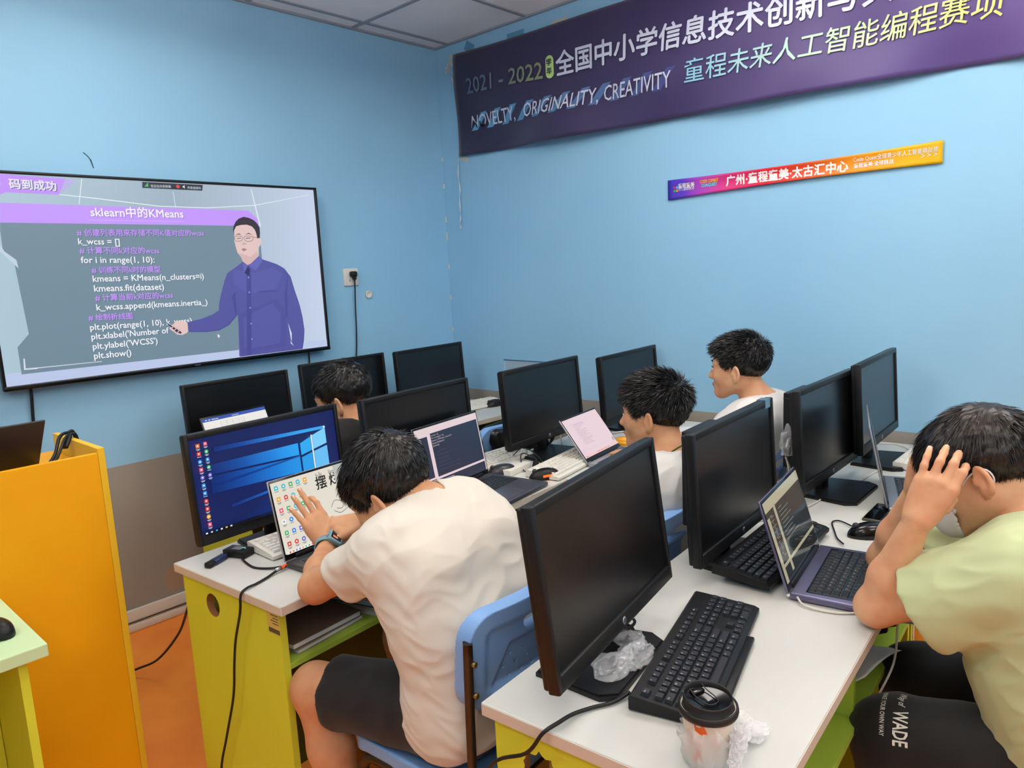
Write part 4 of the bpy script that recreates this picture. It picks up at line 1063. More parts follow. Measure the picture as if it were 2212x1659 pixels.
# ------------------------------------------------------------------ laptops
def laptop(u, v, yaw, tilt, W_, D_, H_, m, label, pic, keys=True, z=.752, glossy=.12, kcol=KEYB, lidm=None, legends=False, group='open laptops on the desks'):
    """origin at the middle of the hinge; the user sits at -y"""
    e = fthing('laptop', u, v, z, yaw, label, 'laptop', group)
    T = .016; lm = lidm or m
    b = MB(); b.box((0, -D_/2, T/2), (W_, D_, T), m, .004); b.build('base', e)
    kw = W_*.86; P = kw/14.5; Pd = min(.019, P*.92)
    b = MB(); b.box((0, -.03-Pd*2.95, T+.0002), (kw+.008, Pd*5.9, .0006), BLACK2 if m is not SPACE else BLACK); b.build('key_bed', e)
    if keys:
        place_keys(e, lap_layout(), P, Pd, Vector((-kw/2, -.032, T+.0005)), .0016, kcol, LEG, legends, keys == 'one', gap=.0028)
    b = MB(); b.box((0, -D_+(D_-.03-Pd*6)*.5+.002, T+.0002), (W_*.34, (D_-.03-Pd*6)*.8, .0008), mat('touchpad_'+m.name, tuple(int(x*.85) for x in (90, 92, 108)), .35), .0003); b.build('touchpad', e)
    R = rmat(0, tilt*-1)   # lid leans back (+y at the top)
    def M():
        b = MB(); b.M = Matrix.Translation((0, .001, T-.002)) @ R.to_4x4(); return b
    b = M(); b.box((0, .0035, H_/2), (W_, .006, H_), lm, .002); b.box((0, .002, .006), (W_*.8, .012, .014), BLACK, .004); b.build('lid', e)
    bw = .006
    b = M(); b.box((0, -.0002, H_/2+.001), (W_-.004, .0012, H_-.004), BLACK2, .0004); f = b.build('screen_frame', e)
    b = M(); pic(b, -W_/2+bw, .018, W_-2*bw, H_-.018-bw*1.2)
    b.build('screen', e)
    return e
def shift(fn, y): return fn
def pic_seal(b, x, z, w, h):
    p = Pic(b, x, z, w, h, -.001, .2); p.rect((226, 220, 206), 0, 0, 1, 1)
    rng = random.Random(11)
    for r in range(6):
        for c in range(5 if r == 0 else 4):
            icon(p, .045+.068*c+.0*r, .92-.158*r, .062, ICON[rng.randrange(9)], rng)
    p.text('bǎi', (90, 88, 84), .42, .90, .09); p.text('làn', (90, 88, 84), .55, .90, .09)
    p.text('摆', (44, 44, 44), .40, .74, .20, bold=.02); p.text('烂', (44, 44, 44), .54, .74, .20, bold=.02)
    p.rect((186, 188, 184), .60, .70, .80, 1.0)
    for k in range(4): p.rect((206, 208, 206), .62+.04*k, .76, .635+.04*k, .78)
    p.rect((186, 188, 184), .80, .04, 1.0, 1.0)
    for k in range(14): p.rect((150, 152, 152), .82, .08+.045*k, .9+.02*(k % 4), .088+.045*k); p.disc((240, 240, 240), .808, .084+.045*k, .012, 6)
    blk = (60, 60, 62)
    p.line(blk, [(.50, .42), (.54, .50), (.60, .47), (.63, .41), (.60, .36), (.55, .38)], .004); p.line(blk, [(.52, .36), (.58, .30), (.66, .34)], .004)
    p.line(blk, [(.66, .60), (.69, .64), (.73, .62)], .008); p.line(blk, [(.66, .6), (.67, .54), (.70, .50), (.735, .54), (.735, .6)], .003); p.disc(blk, .69, .585, .006, 6); p.disc(blk, .715, .585, .006, 6)
    p.line(blk, [(.70, .16), (.72, .20), (.75, .19), (.77, .14)], .004); p.line(blk, [(.74, .25), (.78, .25), (.78, .3)], .003)
    p.rect((236, 232, 224), 0, 0, 1, .042)
    for k in range(16): p.disc(ICON[k*5 % 9], .03+.03*k, .02, .014, 8)
def pic_code(bg, frame):
    def f(b, x, z, w, h):
        p = Pic(b, x, z, w, h, -.001, .2); p.rect(frame, 0, 0, 1, 1); p.rect((226, 206, 208), 0, .93, 1, 1)
        p.rect(bg, .0, .20, .17, .86); p.rect(bg, .22, .19, .985, .89); p.rect(bg, 0, 0, .19, .17); p.rect(bg, .205, 0, .985, .155)
        rng = random.Random(5); ind = 0
        for k in range(5): p.text(['k_wcss = []', 'for i in range(1, 10):', '   kmeans = KMeans(n_clusters=i)', '   kmeans.fit(dataset)', 'plt.show()'][k], (206, 186, 196), .23, .84-.042*k, .038)
        for k in range(26): c = (214, 184, 180) if k % 3 else (220, 220, 224); p.rect(c, .012+.02*(k % 3), .83-.022*k, .05+.03*rng.random(), .838-.022*k)
        for k in range(2): p.rect((190, 180, 186), .22, .12-.04*k, .45-.1*k, .128-.04*k)
        for k in range(6): p.rect((70, 76, 94), .26, .58-.06*k, .40+.2*rng.random(), .586-.06*k)
    return f
def pic_pink(b, x, z, w, h):
    p = Pic(b, x, z, w, h, -.001, .2); p.rect((232, 206, 212), 0, 0, 1, 1); rng = random.Random(6)
    p.rect((222, 190, 198), 0, .86, 1, .865); p.rect((216, 186, 196), .17, .16, .175, .86); p.rect((220, 192, 200), .17, .16, .98, .165)
    for k in range(16):
        p.rect((178, 150, 172) if k % 4 else (150, 130, 190), .2, .82-.035*k, .3+.25*rng.random(), .827-.035*k)
    for k in range(3): p.rect((190, 166, 186), .03, .2-.05*k, .1, .206-.05*k)
    p.rect((240, 196, 190), 0, 0, 1, .06); p.rect((150, 150, 226), .02, .02, .1, .035)
    for k in range(8): p.rect(((230, 120, 90), (120, 120, 160))[k % 2], .35+.05*k, .02, .37+.05*k, .045)
    p.line((96, 96, 110), [(.92, .12), (.94, .2), (.97, .16), (.93, .10)], .006)
def pic_dark(b, x, z, w, h):
    p = Pic(b, x, z, w, h, -.001, .05, .75); p.rect((44, 46, 46), 0, 0, 1, 1); p.rect((196, 188, 158), 0, .87, 1, 1); p.rect((190, 182, 154), .0, 0, .06, .8); p.rect((190, 182, 154), .2, .05, .25, .9)
    p.rect((190, 182, 154), 0, .17, 1, .21); rng = random.Random(8)
    for k in range(24): p.rect((168, 162, 142), .07+.02*(k % 3), .8-.022*k, .11+.05*rng.random(), .807-.022*k)
    for k in range(9): p.rect((132, 136, 130), .28, .8-.05*k, .36+.3*rng.random(), .81-.05*k)
def pic_page(b, x, z, w, h):
    p = Pic(b, x, z, w, h, -.001, .25); p.rect((236, 232, 226), 0, 0, 1, 1); p.rect((56, 84, 168), 0, .92, 1, 1)
    for k in range(3): p.rect((220, 226, 240), .04+.05*k, .945, .07+.05*k, .965)
    p.rect((220, 226, 240), .14, .945, .24, .96); p.rect((220, 226, 240), .45, .945, .56, .957)
    for k in range(5): p.rect((170, 170, 172), .25, .86-.04*k, .62, .864-.04*k)
    for k in range(5): p.rect((170, 170, 172), .25+.0925*k, .70, .254+.0925*k, .864)
def pic_off(b, x, z, w, h): Pic(b, x, z, w, h, -.001, .1).rect((40, 52, 70), 0, 0, 1, 1, SCREEN_OFF)
LAPK = mat('charcoal_key', (26, 28, 34), .45)
laptop(1.228, 1.645, D(1), D(12), .35, .205, .218, mat('charcoal_alloy', (60, 62, 66), .4), 'laptop with a cream wallpaper full of icons, used by the boy with the wristwatch', pic_seal, 'k', kcol=LAPK, lidm=SILVER)
laptop(1.802, 1.700, D(4), D(10.7), .350, .255, .238, SPACE, 'grey laptop with dark code on the screen, between the two seated boys', pic_code((44, 52, 72), (226, 206, 212)), 'k', kcol=LAPK, legends=True)
laptop(2.405, 1.475, D(4), D(37), .285, .19, .195, SILVER, 'small silver laptop with a pink page, in front of the boy with the green cord', pic_pink, 'one', kcol=LAPK)
laptop(1.713, .504, D(4.5), D(17.6), .32, .20, .21, LILAC, 'violet-grey laptop with glossy dark screen, beside the boy in pale green', pic_dark, 'k', kcol=LAPK, legends=True)
laptop(2.42, .475, D(14), D(12), .345, .20, .245, SILVER, 'silver laptop seen edge-on, beyond the phone near the right wall', pic_off, 'one', kcol=LAPK)
laptop(1.676, 2.80, D(4), D(22), .32, .20, .21, GREY, 'laptop with a white page and blue title bar in the front row, half hidden', pic_page, 'one')

# ------------------------------------------------------------------ mice
def mouse(u, v, yaw, label, m=BLACK, glow=False, z=.750, world=False, rev=False):
    e = (empty('computer_mouse', (u, v, z), yaw, label, 'mouse', 'computer mice') if world else fthing('computer_mouse', u, v, z, yaw, label, 'mouse', 'computer mice'))
    n = 20; prof = [(0, .001), (.02, .001)]
    b = MB(); vs = []; fs = []
    L_, Wd, Hh = .058, .031, .036; rings = 9
    for i in range(rings+1):
        t = i/rings
        for k in range(n):
            a = 2*PI*k/n; ca, sa = math.cos(a), math.sin(a)
            r = math.cos(t*PI/2)**.55 if t < 1 else .001
            x = Wd*r*ca*(1-.10*math.exp(-((sa)/.5)**2)*t); y = L_*r*sa
            zz = .002+Hh*math.sin(t*PI/2)**.9*(1-.35*max(0, y/L_)**1.5)*(1 if t > 0 else 0)
            vs.append((x, y, zz))
    for i in range(rings):
        for k in range(n): fs.append((i*n+k, i*n+(k+1) % n, (i+1)*n+(k+1) % n, (i+1)*n+k))
    fs.append(tuple(range(n-1, -1, -1))); fs.append(tuple(rings*n+k for k in range(n)))
    b.add(vs, fs, m, True); b.build('body', e)
    MB().cyl((-.003, .036, .030), (.003, .036, .030), .009, GREY, 12).build('scroll_wheel', e)
    if glow:
        b = MB(); b.tube([(-.0305, .012, .016), (-.0315, -.005, .018), (-.0300, -.022, .018)], .0045, _emat((250, 110, 30), .4, 1.2), 8); b.build('side_light', e)
        b = MB(); b.lathe([(.0001, .0), (.008, 0), (.008, .001), (.0001, .0015)], _emat((30, 190, 100), .4, 1.0), 14, c=(0, -.030, .0335), axis=Matrix.Rotation(.5, 4, 'X').to_euler()); b.build('logo_light', e)
        b = MB(); b.tube([(.026*math.cos(a*PI/8+PI), .054*math.sin(a*PI/8+PI), .004) for a in range(9)], .003, _emat((255, 120, 100), .4, 1.0), 6, 2); b.build('rim_light', e)
    return e
mouse(2.065, 1.525, D(50), 'black mouse with orange and green lights, beside the grey laptop', glow=True)
mouse(2.035, 1.700, D(60), 'dark grey mouse right behind the grey laptop', mat('graphite', (50, 53, 58), .3))
mouse(2.040, .437, D(35), 'black mouse between the phone and the violet-grey laptop', BLACK2)
mouse(3.10, 2.62, D(80), 'black mouse on the front row desk in the corner', BLACK)
mouse(.335, 1.92, D(20), 'black mouse on the mint green table at the left edge', BLACK, world=True)
# ------------------------------------------------------------------ lectern and mint table at the left
def build_lectern():
    x0, x1, y0, y1, z = .10, .70, 2.20, 2.585, 1.068
    e = empty('lectern', ((x0+x1)/2, (y0+y1)/2, 0), 0, 'tall orange lectern cabinet carrying a laptop and cables', 'lectern')
    w, d = x1-x0, y1-y0; t = .018
    MB().box((0, -d/2+t/2, z/2-.006), (w-2*t-.001, t, z-.014), ORANGE, .001, smooth=False).build('front_panel', e)
    MB().box((w/2-t/2, 0, z/2), (t, d, z), ORANGE_EDGE, .0015, smooth=False).build('side_panel', e)
    MB().box((-w/2+t/2, 0, z/2), (t, d, z), ORANGE_EDGE, .0015, smooth=False).build('side_panel', e)
    MB().box((0, .012, z-.062), (w-2*t-.002, d-.030, .016), ORANGE, .001, smooth=False).build('top_shelf', e)
    MB().box((0, d/2-.05, .5), (w-2*t-.002, .014, .06), ORANGE, .001, smooth=False).build('back_rail', e)
    MB().box((0, .012, .5), (w-2*t-.002, d-.04, .016), ORANGE, .001, smooth=False).build('shelf', e)
build_lectern()
LZ = 1.068-.054
def lectern_laptop():
    e = empty('laptop', (.408, 2.37, LZ), PI, 'black laptop on the orange lectern, its lid seen from behind', 'laptop', 'open laptops on the desks')
    m = mat('black_lid', (58, 56, 54), .45, metal=.3)
    MB().box((0, -.085, .008), (.345, .17, .016), BLACK, .004).build('base', e)
    R = rmat(0, D(-41)); b = MB(); b.M = Matrix.Translation((0, 0, .012)) @ R.to_4x4()
    b.box((0, .003, .0925), (.345, .007, .185), m, .003); b.build('lid', e)
    b = MB(); b.M = Matrix.Translation((0, 0, .012)) @ R.to_4x4(); b.box((0, -.0008, .094), (.33, .001, .165), SCREEN_OFF); b.build('screen', e)
    place_keys(e, lap_layout(), .0205, .016, Vector((-.15, -.03, .0165)), .0016, LAPK, LEG, False, True)
lectern_laptop()
cable('bundled_cable', [(.60, 2.34, LZ+.012), (.625, 2.37, LZ+.03), (.655, 2.42, LZ+.066), (.684, 2.445, 1.085), (.704, 2.45, 1.07), (.708, 2.46, .9), (.71, 2.47, .3), (.72, 2.48, .012)], .005, CABLE, 'black cable looping over the side of the orange lectern')
cable('bundled_cable', [(.585, 2.30, LZ+.012), (.62, 2.34, LZ+.022), (.662, 2.40, LZ+.062), (.688, 2.43, 1.081), (.706, 2.435, 1.062), (.71, 2.44, .9), (.71, 2.44, .4)], .004, CABLE, 'second thinner black cable over the side of the orange lectern')
e = empty('cable_adapter', (.668, 2.405, LZ+.052), .9, 'small black cable adapter leaning inside the lectern top edge', 'adapter')
MB().box((0, 0, 0), (.05, .018, .012), BLACK, .003, rot=Matrix.Rotation(-.6, 3, 'Y')).build('adapter_body', e)
def pen(x, y, rz, c, label):
    o = empty('marker_pen', (x, y, LZ+.008), rz, label, 'pen', 'pens on the lectern')
    MB().cyl((-.06, 0, 0), (.03, 0, 0), .007, mat('pen_%d' % c[0], c, .4), 12).build('barrel', o)
    MB().cyl((.03, 0, 0), (.065, 0, 0), .0078, WHITE, 12).build('cap', o)
pen(.60, 2.262, .3, (70, 60, 120), 'violet marker pen with a white cap on the orange lectern')
pen(.635, 2.238, .15, (210, 206, 220), 'pale marker pen on the orange lectern near its right edge')
for i, (x, y, rz, c, l) in enumerate(((.44, 2.235, .05, (60, 110, 150), 'blue folder lying on the lectern in front of the laptop'), (.53, 2.27, .2, (150, 60, 70), 'red booklet lying on the lectern top'))):
    e = empty('booklet', (x, y, LZ+.001+.010*i), rz, l, 'book'); MB().box((0, 0, .005), (.20, .05, .009), mat('booklet_%d' % i, c, .5), .002).build('cover', e); MB().box((0, -.001, .005), (.198, .05, .006), PAPER).build('pages', e)

def mint_table():
    e = empty('side_table', (.10, 1.965, 0), 0, 'small table with a mint green top at the left edge of the view', 'table')
    MB().box((0, 0, .735), (.60, .38, .03), MINT, .003, smooth=False).build('tabletop', e)
    for sx in (-.255, .255): MB().box((sx, .0, .36), (.018, .32, .72), LIME, .001, smooth=False).build('side_panel', e)
    MB().box((0, .12, .40), (.49, .016, .6), LIME, .001, smooth=False).build('back_panel', e)
mint_table()
cable('mouse_cable', [(.335, 1.975, .76), (.31, 2.05, .754), (.27, 2.10, .754), (.22, 2.13, .754)], .0025, CABLE_W, 'pale cable of the mouse on the mint green table')

# ------------------------------------------------------------------ chairs
def dense(fn, lo, hi, h):
    lo = np.array(lo, float); n = np.ceil((np.array(hi)-lo)/h).astype(int)+1
    g = np.stack(np.meshgrid(*[lo[i]+np.arange(n[i])*h for i in range(3)], indexing='ij'), -1).reshape(-1, 3)
    return nets(fn(g).reshape(tuple(n)).astype(f32), lo, h)
def rrect(x, z, hw, hh, r):
    a = np.abs(x)-(hw-r); c = np.abs(z)-(hh-r)
    return np.hypot(np.maximum(a, 0), np.maximum(c, 0))+np.minimum(np.maximum(a, c), 0)-r
ZB = .735
def chair_back(P):
    x, y, z = P.T; zz = z-ZB
    dr = rrect(x, zz, .215, .105, .055)
    yc = -.222+.75*x*x-.10*zz
    s = np.clip((dr+.050)/.022, 0, 1); s = s*s*(3-2*s)
    low = np.clip((zz+.02-.15*np.abs(x))/-.012, 0, 1)
    # rim thick, sunken panel with slanted sides below the handle
    pan = np.maximum(np.abs(x)-(.118-.55*zz), np.maximum(zz-.014, -.076-zz))
    sp = np.clip((pan+.001)/.010, 0, 1)
    th = .0055+.0125*s*.95+.005*sp*(1-s)
    d = np.maximum(dr, np.abs(y-yc)-th)
    k = .006; d = np.where(True, d, d)
    slot = np.hypot(np.maximum(np.abs(x)-.062, 0), zz-.050)-.016
    d = np.maximum(d, -slot)
    px = (x+.016*(np.floor((zz+.5)/.024) % 2)+.5) % .034-.017; pz = (zz+.5) % .024-.012
    hole = np.hypot(px, pz)-.0042
    hole = np.where(pan < -.006, hole, 1)
    return np.maximum(d, -hole)-.002
def chair_seat(P):
    x, y, z = P.T
    dr = rrect(x, y+.0, .210, .205, .06)
    zc = .437-.018*np.exp(-((x/.15)**2+((y+.03)/.13)**2)*1.2)-2.2*np.maximum(y-.13, 0)**2*1.4+.10*np.maximum(-y-.13, 0)
    t = np.clip((dr+.03)/.03, 0, 1)
    return np.maximum(dr, np.abs(z-zc)-(.008+.006*t))-.004
def make_chair():
    root = empty('plastic_chair', (0, 0, 0))
    V, Q = dense(chair_seat, (-.23, -.23, .39), (.23, .23, .47), .004); np_mesh('seat', V, Q, CHAIR, root)
    V, Q = dense(chair_back, (-.235, -.26, .61), (.235, -.15, .86), .0026); np_mesh('backrest', V, Q, CHAIR, root)
    for s in (-1, 1):
        b = MB()
        pts = [(s*.219, -.208, .795), (s*.219, -.202, .62), (s*.219, -.200, .45), (s*.222, -.215, .22), (s*.228, -.24, .005)]
        b.tube(pts, .013, STEEL, 4, 4); o = b.build('back_post', root)
        for z in (.755, .69): MB().cyl((s*.219, -.226, z), (s*.219, -.219, z), .006, mat('brass_screw', (150, 130, 80), .35, metal=.8), 10).build('screw', o)
        b = MB(); b.tube([(s*.205, -.195, .405), (s*.200, 0, .405), (s*.198, .12, .402), (s*.200, .158, .385), (s*.204, .170, .34), (s*.212, .195, .15), (s*.216, .21, .005)], .0125, STEEL, 8, 5); b.build('front_leg', root)
    MB().tube([(-.2, .10, .40), (0, .10, .402), (.2, .10, .40)], .010, STEEL, 8, 3).tube([(-.21, -.19, .405), (0, -.19, .407), (.21, -.19, .405)], .010, STEEL, 8, 3).build('cross_bar', root)
    return root
proto = make_chair()
def place_chair(u, v, yaw, label, first=[True]):
    o = proto if first[0] else copy_tree(proto); first[0] = False
    o.location = F(u, v, 0); o.rotation_euler.z = TH+yaw
    tag(o, label, 'chair', 'blue plastic classroom chairs'); return o
place_chair(1.178, 1.118, 0, 'blue plastic chair under the boy with the wristwatch')
place_chair(1.74, 1.085, 0, 'blue plastic chair under the boy with the green neck cord')
place_chair(2.57, 1.075, 0, 'blue plastic chair under the farthest boy in white by the right wall')
place_chair(1.70, 2.20, 0, 'blue plastic chair under the boy in black')
place_chair(1.66, -.10, 0, 'blue plastic chair under the boy in pale green')
place_chair(2.48, 2.205, 0, 'empty blue plastic chair with a black jacket over its back')

def jacket():
    s = Sdf(); c = np.array([2.48, 1.985, 0])
    s.bx((0, -.235, .70), (.17, .030, .135), .025, k=.02)
    s.bx((0, -.19, .80), (.165, .05, .035), .03, k=.03)
    s.bx((.02, -.155, .72), (.15, .018, .11), .018, k=.02)
    s.bx((0, -.196, .72), (.23, .020, .13), .01, k=.004, op='s')
    w = waves(5, 26)
    V, Q = s.mesh(.006, lambda P, d: d+.006*w(P), amp=.02)
    e = fthing('jacket', 2.48, 2.205, 0, 0, 'black jacket draped over the back of the empty blue chair', 'jacket')
    np_mesh('jacket_cloth', V, Q, mat('black_nylon', (20, 20, 22), .3), e)
jacket()

# ------------------------------------------------------------------ things on the near desk
def cup():
    e = fthing('paper_cup', .957, .421, .750, math.radians(-20), 'white paper coffee cup with a black lid, at the near corner of the desk', 'cup')
    b = MB(); b.lathe([(.0001, .004), (.028, .004), (.029, 0), (.0305, .001), (.0405, .092), (.0400, .0935), (.030, .012)], mat('cup_paper', (232, 224, 208), .6), 40); b.build('cup_body', e)
    b = MB(); o = mat('cup_orange', (232, 110, 44), .5)
    for a0, z0, s in ((3.55, .074, 1.0), (3.2, .026, 1.4)):
        vs = []
        for da, dz in ((-.16, .006), (.14, .009), (.28, -.006), (.02, -.011), (-.12, -.006)):
            z = z0+dz*s; r = .0306+.01*(z-.001)/.091+.0003; a = a0+da*s*1.2; vs.append((r*math.cos(a), r*math.sin(a), z))
        MB().add(vs, [tuple(range(5))], o).build('orange_patch', e)
    for k in range(16):
        a = 4.95+.07*(k % 8); z = .026+.008*(k//8); r = .0306+.01*(z-.001)/.091+.0003
        b.add([(r*math.cos(a), r*math.sin(a), z), (r*math.cos(a+.045), r*math.sin(a+.045), z+.001), (r*math.cos(a+.045), r*math.sin(a+.045), z+.0045), (r*math.cos(a), r*math.sin(a), z+.0035)], [(0, 1, 2, 3)], mat('print_ink', (70, 66, 64), .7))
    b.build('print', e)
    n = 48; vs = []; fs = []
    lid = mat('black_lid_plastic', (26, 25, 25), .5)
    # brim, groove, then a drum whose rim rises on the far side
    prof = [(.0400, .084, 0), (.0440, .083, 0), (.0450, .087, 0), (.0440, .0935, 0), (.0412, .0945, 0), (.0395, .089, 0), (.0375, .090, 0), (.0366, .103, 1), (.0360, .1055, 1), (.0346, .1045, 1), (.0336, .099, .6)]
    for r, z, w in prof:
        for k in range(n):
            a = 2*PI*k/n; vs.append((r*math.cos(a), r*math.sin(a), z+w*.006*(math.sin(a)*.5+.5)**1.5))
    for i in range(len(prof)-1):
        for k in range(n): fs.append((i*n+k, i*n+(k+1) % n, (i+1)*n+(k+1) % n, (i+1)*n+k))
    b = MB(); b.add(vs, fs, lid, True); l = b.build('lid', e)
    b = MB(); gl = mat('lid_gloss', (10, 9, 10), .14)
    vs = []; fs = []
    for i, r in enumerate((.0330, .022, .010, .0005)):
        for k in range(n):
            a = 2*PI*k/n; vs.append((r*math.cos(a), r*math.sin(a), .1005-.0012*i+.003*(math.sin(a)*.5+.5)*(r/.033)))
    for i in range(3):
        for k in range(n): fs.append((i*n+k, i*n+(k+1) % n, (i+1)*n+(k+1) % n, (i+1)*n+k))
    b.add(vs, fs, gl, True); b.build('lid_top', l)
    b = MB(); b.tube([(-.012, .026, .110), (-.013, .014, .104), (-.012, -.006, .1015), (-.006, -.014, .101), (.006, -.014, .101), (.012, -.006, .1015), (.013, .014, .104), (.012, .026, .110)], .0009, mat('lid_ridge', (40, 38, 38), .3), 6); b.box((0, .022, .103), (.022, .012, .006), gl, .002); b.build('sip_tab', l)
cup()
FILM = mat('thin_white_film', (244, 245, 246), .3, alpha=.42, spec=.5)
def crumple(name, u, v, z, parts, label, seed, cat='plastic bag', m=None, cup_r=None, yaw=0.):
    """crumpled film: lumpy shells, each a noisy flattened ball"""
    e = fthing(name, u, v, z, yaw, label, cat); rng = random.Random(seed); b = MB()
    for (c, r) in parts:
        g = bmesh.new(); bmesh.ops.create_icosphere(g, subdivisions=4, radius=1)
        ks = [(Vector((rng.gauss(0, 1), rng.gauss(0, 1), rng.gauss(0, 1)))*rng.uniform(1.2, 3.2), rng.random()*6.28) for _ in range(9)]
        for vtx in g.verts:
            q = vtx.co.copy(); n = sum(abs(math.sin(q.dot(k)+p+1.2*math.sin(2*q.dot(ks[0][0])))) for k, p in ks)/9; n = (n-.62)*2.6+.62
            vtx.co = Vector((c[0]+q.x*r[0]*(.62+.6*n), c[1]+q.y*r[1]*(.62+.6*n), max(.0015, c[2]+q.z*r[2]*(.62+.6*n))))
        b.bm(g, m or FILM, False)
    if cup_r:
        n = 64; vs = []; fs = []
        prof = [(.030, .0015), (.036, .003), (.0385, .018), (.0400, .034), (.0425, .048), (.0440, .056), (.0435, .062)]
        for i, (r, zz) in enumerate(prof):
            for k in range(n):
                a = 2*PI*k/n; q = .0022*math.sin(9*a+i)+.0018*math.sin(17*a-1.7*i)+.001*math.sin(31*a+2*i)
                vs.append(((r+q*(.5+i*.25))*math.cos(a), (r+q*(.5+i*.25))*math.sin(a), zz+(.012*math.sin(2*a+1)+.006*math.sin(7*a))*(i/6)**2))
        for i in range(len(prof)-1):
            for k in range(n): fs.append((i*n+k, i*n+(k+1) % n, (i+1)*n+(k+1) % n, (i+1)*n+k))
        b.add(vs, fs, m or FILM, True)
    b.build('film', e); return e
crumple('plastic_bag', .957, .421, .750, [((.000, -.046, .045), (.020, .010, .022)), ((-.016, -.048, .030), (.012, .008, .014)), ((.064, -.012, .022), (.034, .026, .022)), ((.086, -.034, .012), (.022, .02, .013)), ((.050, .018, .04), (.02, .018, .02))], 'thin white plastic bag crumpled around the paper cup', 3, cup_r=True)
crumple('plastic_bag', 1.105, .648, .7625, [((-.03, .01, .012), (.045, .028, .018)), ((.02, -.008, .012), (.045, .026, .016)), ((.055, .02, .016), (.024, .03, .02))], 'clear crinkled plastic bag on the foot of the nearest monitor', 9, m=CLEAR)
b = MB(); rng = random.Random(2)
for k in range(7):
    r = rng.uniform(.020, .030); cx, cy, cz = rng.uniform(-.012, .012), rng.uniform(-.01, .01), .014+.007*k; tx, ty = rng.uniform(-.35, .35), rng.uniform(-.35, .35)
    b.tube([(cx+r*1.3*math.cos(a*PI/5), cy+r*math.sin(a*PI/5), max(.004, cz+tx*r*math.cos(a*PI/5)+ty*r*math.sin(a*PI/5))) for a in range(10)], .0032, CABLE, 7, 4, True)
b.build('cable_coil', None, 'bundle of coiled black cable beside the foot of the nearest monitor', 'cable', loc=F(1.185, .715, .7505))
P_ = lambda u, v, z: F(u, v, z)
cable('keyboard_cable', [P_(1.035, .600, .760), P_(1.0, .612, .756), P_(.965, .635, .7555), P_(.93, .650, .757), P_(.895, .655, .759), P_(.868, .668, .75), P_(.862, .70, .705), P_(.864, .78, .650), P_(.868, .85, .52), P_(.87, .9, .3), P_(.87, .93, .008)], .0034, CABLE, 'black cable of the nearest keyboard hanging over the desk end')

# ------------------------------------------------------------------ things around the violet-grey laptop
e = fthing('smartphone', 2.235, .443, .750, math.radians(-2), 'black smartphone lying on the white desk near the silver laptop', 'phone')
MB().box((0, 0, .004), (.16, .076, .008), mat('phone_rim', (60, 62, 44), .3), .0035).build('case', e)
MB().box((0, 0, .0079), (.152, .070, .0012), mat('phone_glass', (8, 8, 10), .05), .0005).build('screen', e)
cable('charging_cable', [P_(1.560, .478, .762), P_(1.535, .455, .756), P_(1.535, .41, .7535), P_(1.55, .37, .7535), P_(1.585, .335, .7535), P_(1.62, .312, .7535), P_(1.66, .298, .735), P_(1.67, .297, .68), P_(1.655, .300, .61), P_(1.61, .320, .55)], .0024, CABLE_W, 'cream charging cable of the violet-grey laptop curling over the desk edge')
e = fthing('charging_plug', 1.566, .482, .7595, math.radians(120), 'white charging plug at the corner of the violet-grey laptop', 'plug'); MB().box((.010, 0, 0), (.020, .009, .007), WHITE_KEY, .003).build('plug_body', e)
cable('mouse_cable', [P_(2.075, .487, .757), P_(2.11, .53, .755), P_(2.09, .545, .754), P_(2.02, .52, .754), P_(1.97, .50, .755), P_(1.93, .475, .758)], .0022, CABLE, 'black cable of the mouse plugged into the violet-grey laptop')
cable('keyboard_cable', [P_(2.80, .52, .754), P_(2.66, .56, .754), P_(2.5, .58, .754), P_(2.40, .62, .754), P_(2.2, .64, .7545), P_(2.0, .72, .7545)], .0022, CABLE_W, 'thin white cable running across the desk by the right wall')
cable('keyboard_cable', [P_(3.0, .50, .756), P_(3.10, .58, .755), P_(3.04, .68, .757), P_(2.96, .74, .755)], .0022, CABLE_W, 'white cable arching beside the monitor closest to the right wall')
crumple('cable_bag', 2.205, .705, .905, [((0, 0, .03), (.030, .022, .05)), ((.0, 0, -.04), (.022, .018, .035))], 'clear plastic bag of cables hanging at the side of the second monitor from the wall', 12, m=CLEAR)
b = MB()
for k in range(3): b.tube([(.0+.006*k, 0, .05), (-.012+.004*k, .004, .0), (.008-.006*k, -.004, -.05), (.012, 0, -.115), (.02+.01*k, .01, -.148)], .0024, CABLE_W, 6)
b.box((-.004, 0, .01), (.02, .016, .03), BLACK, .003); b.build('bundled_cable', None, 'pale cables and a black plug inside the hanging clear bag', 'cable', loc=F(2.205, .705, .905))
# paper sheet, plug and power cable under the near desk
def sheet():
    e = fthing('paper_sheet', 1.62, .37, .545, 0, 'white printed sheet sticking out of the desk shelf', 'paper')
    q = [Vector((1.44, .46, .548)), Vector((1.56, .335, .615)), Vector((1.835, .306, .560)), Vector((1.745, .43, .580))]; o = Vector((1.62, .37, .545)); N = 10
    vs = []; fs = []
    for i in range(N+1):
        for j in range(N+1):
            a, c = i/N, j/N; p = q[0]*(1-a)*(1-c)+q[1]*(1-a)*c+q[2]*a*c+q[3]*a*(1-c); p.z += .012*math.sin(PI*a)*c; vs.append(tuple(p-o))
    for i in range(N):
        for j in range(N): fs.append((i*(N+1)+j, (i+1)*(N+1)+j, (i+1)*(N+1)+j+1, i*(N+1)+j+1))
    b = MB(); b.add(vs, fs, PAPER, True); s = b.build('page', e); m = s.modifiers.new('thick', 'SOLIDIFY'); m.thickness = .0008
sheet()
e = fthing('power_plug', 1.80, .355, .625, math.radians(-40), 'large black power plug beside the white sheet under the desk', 'plug')
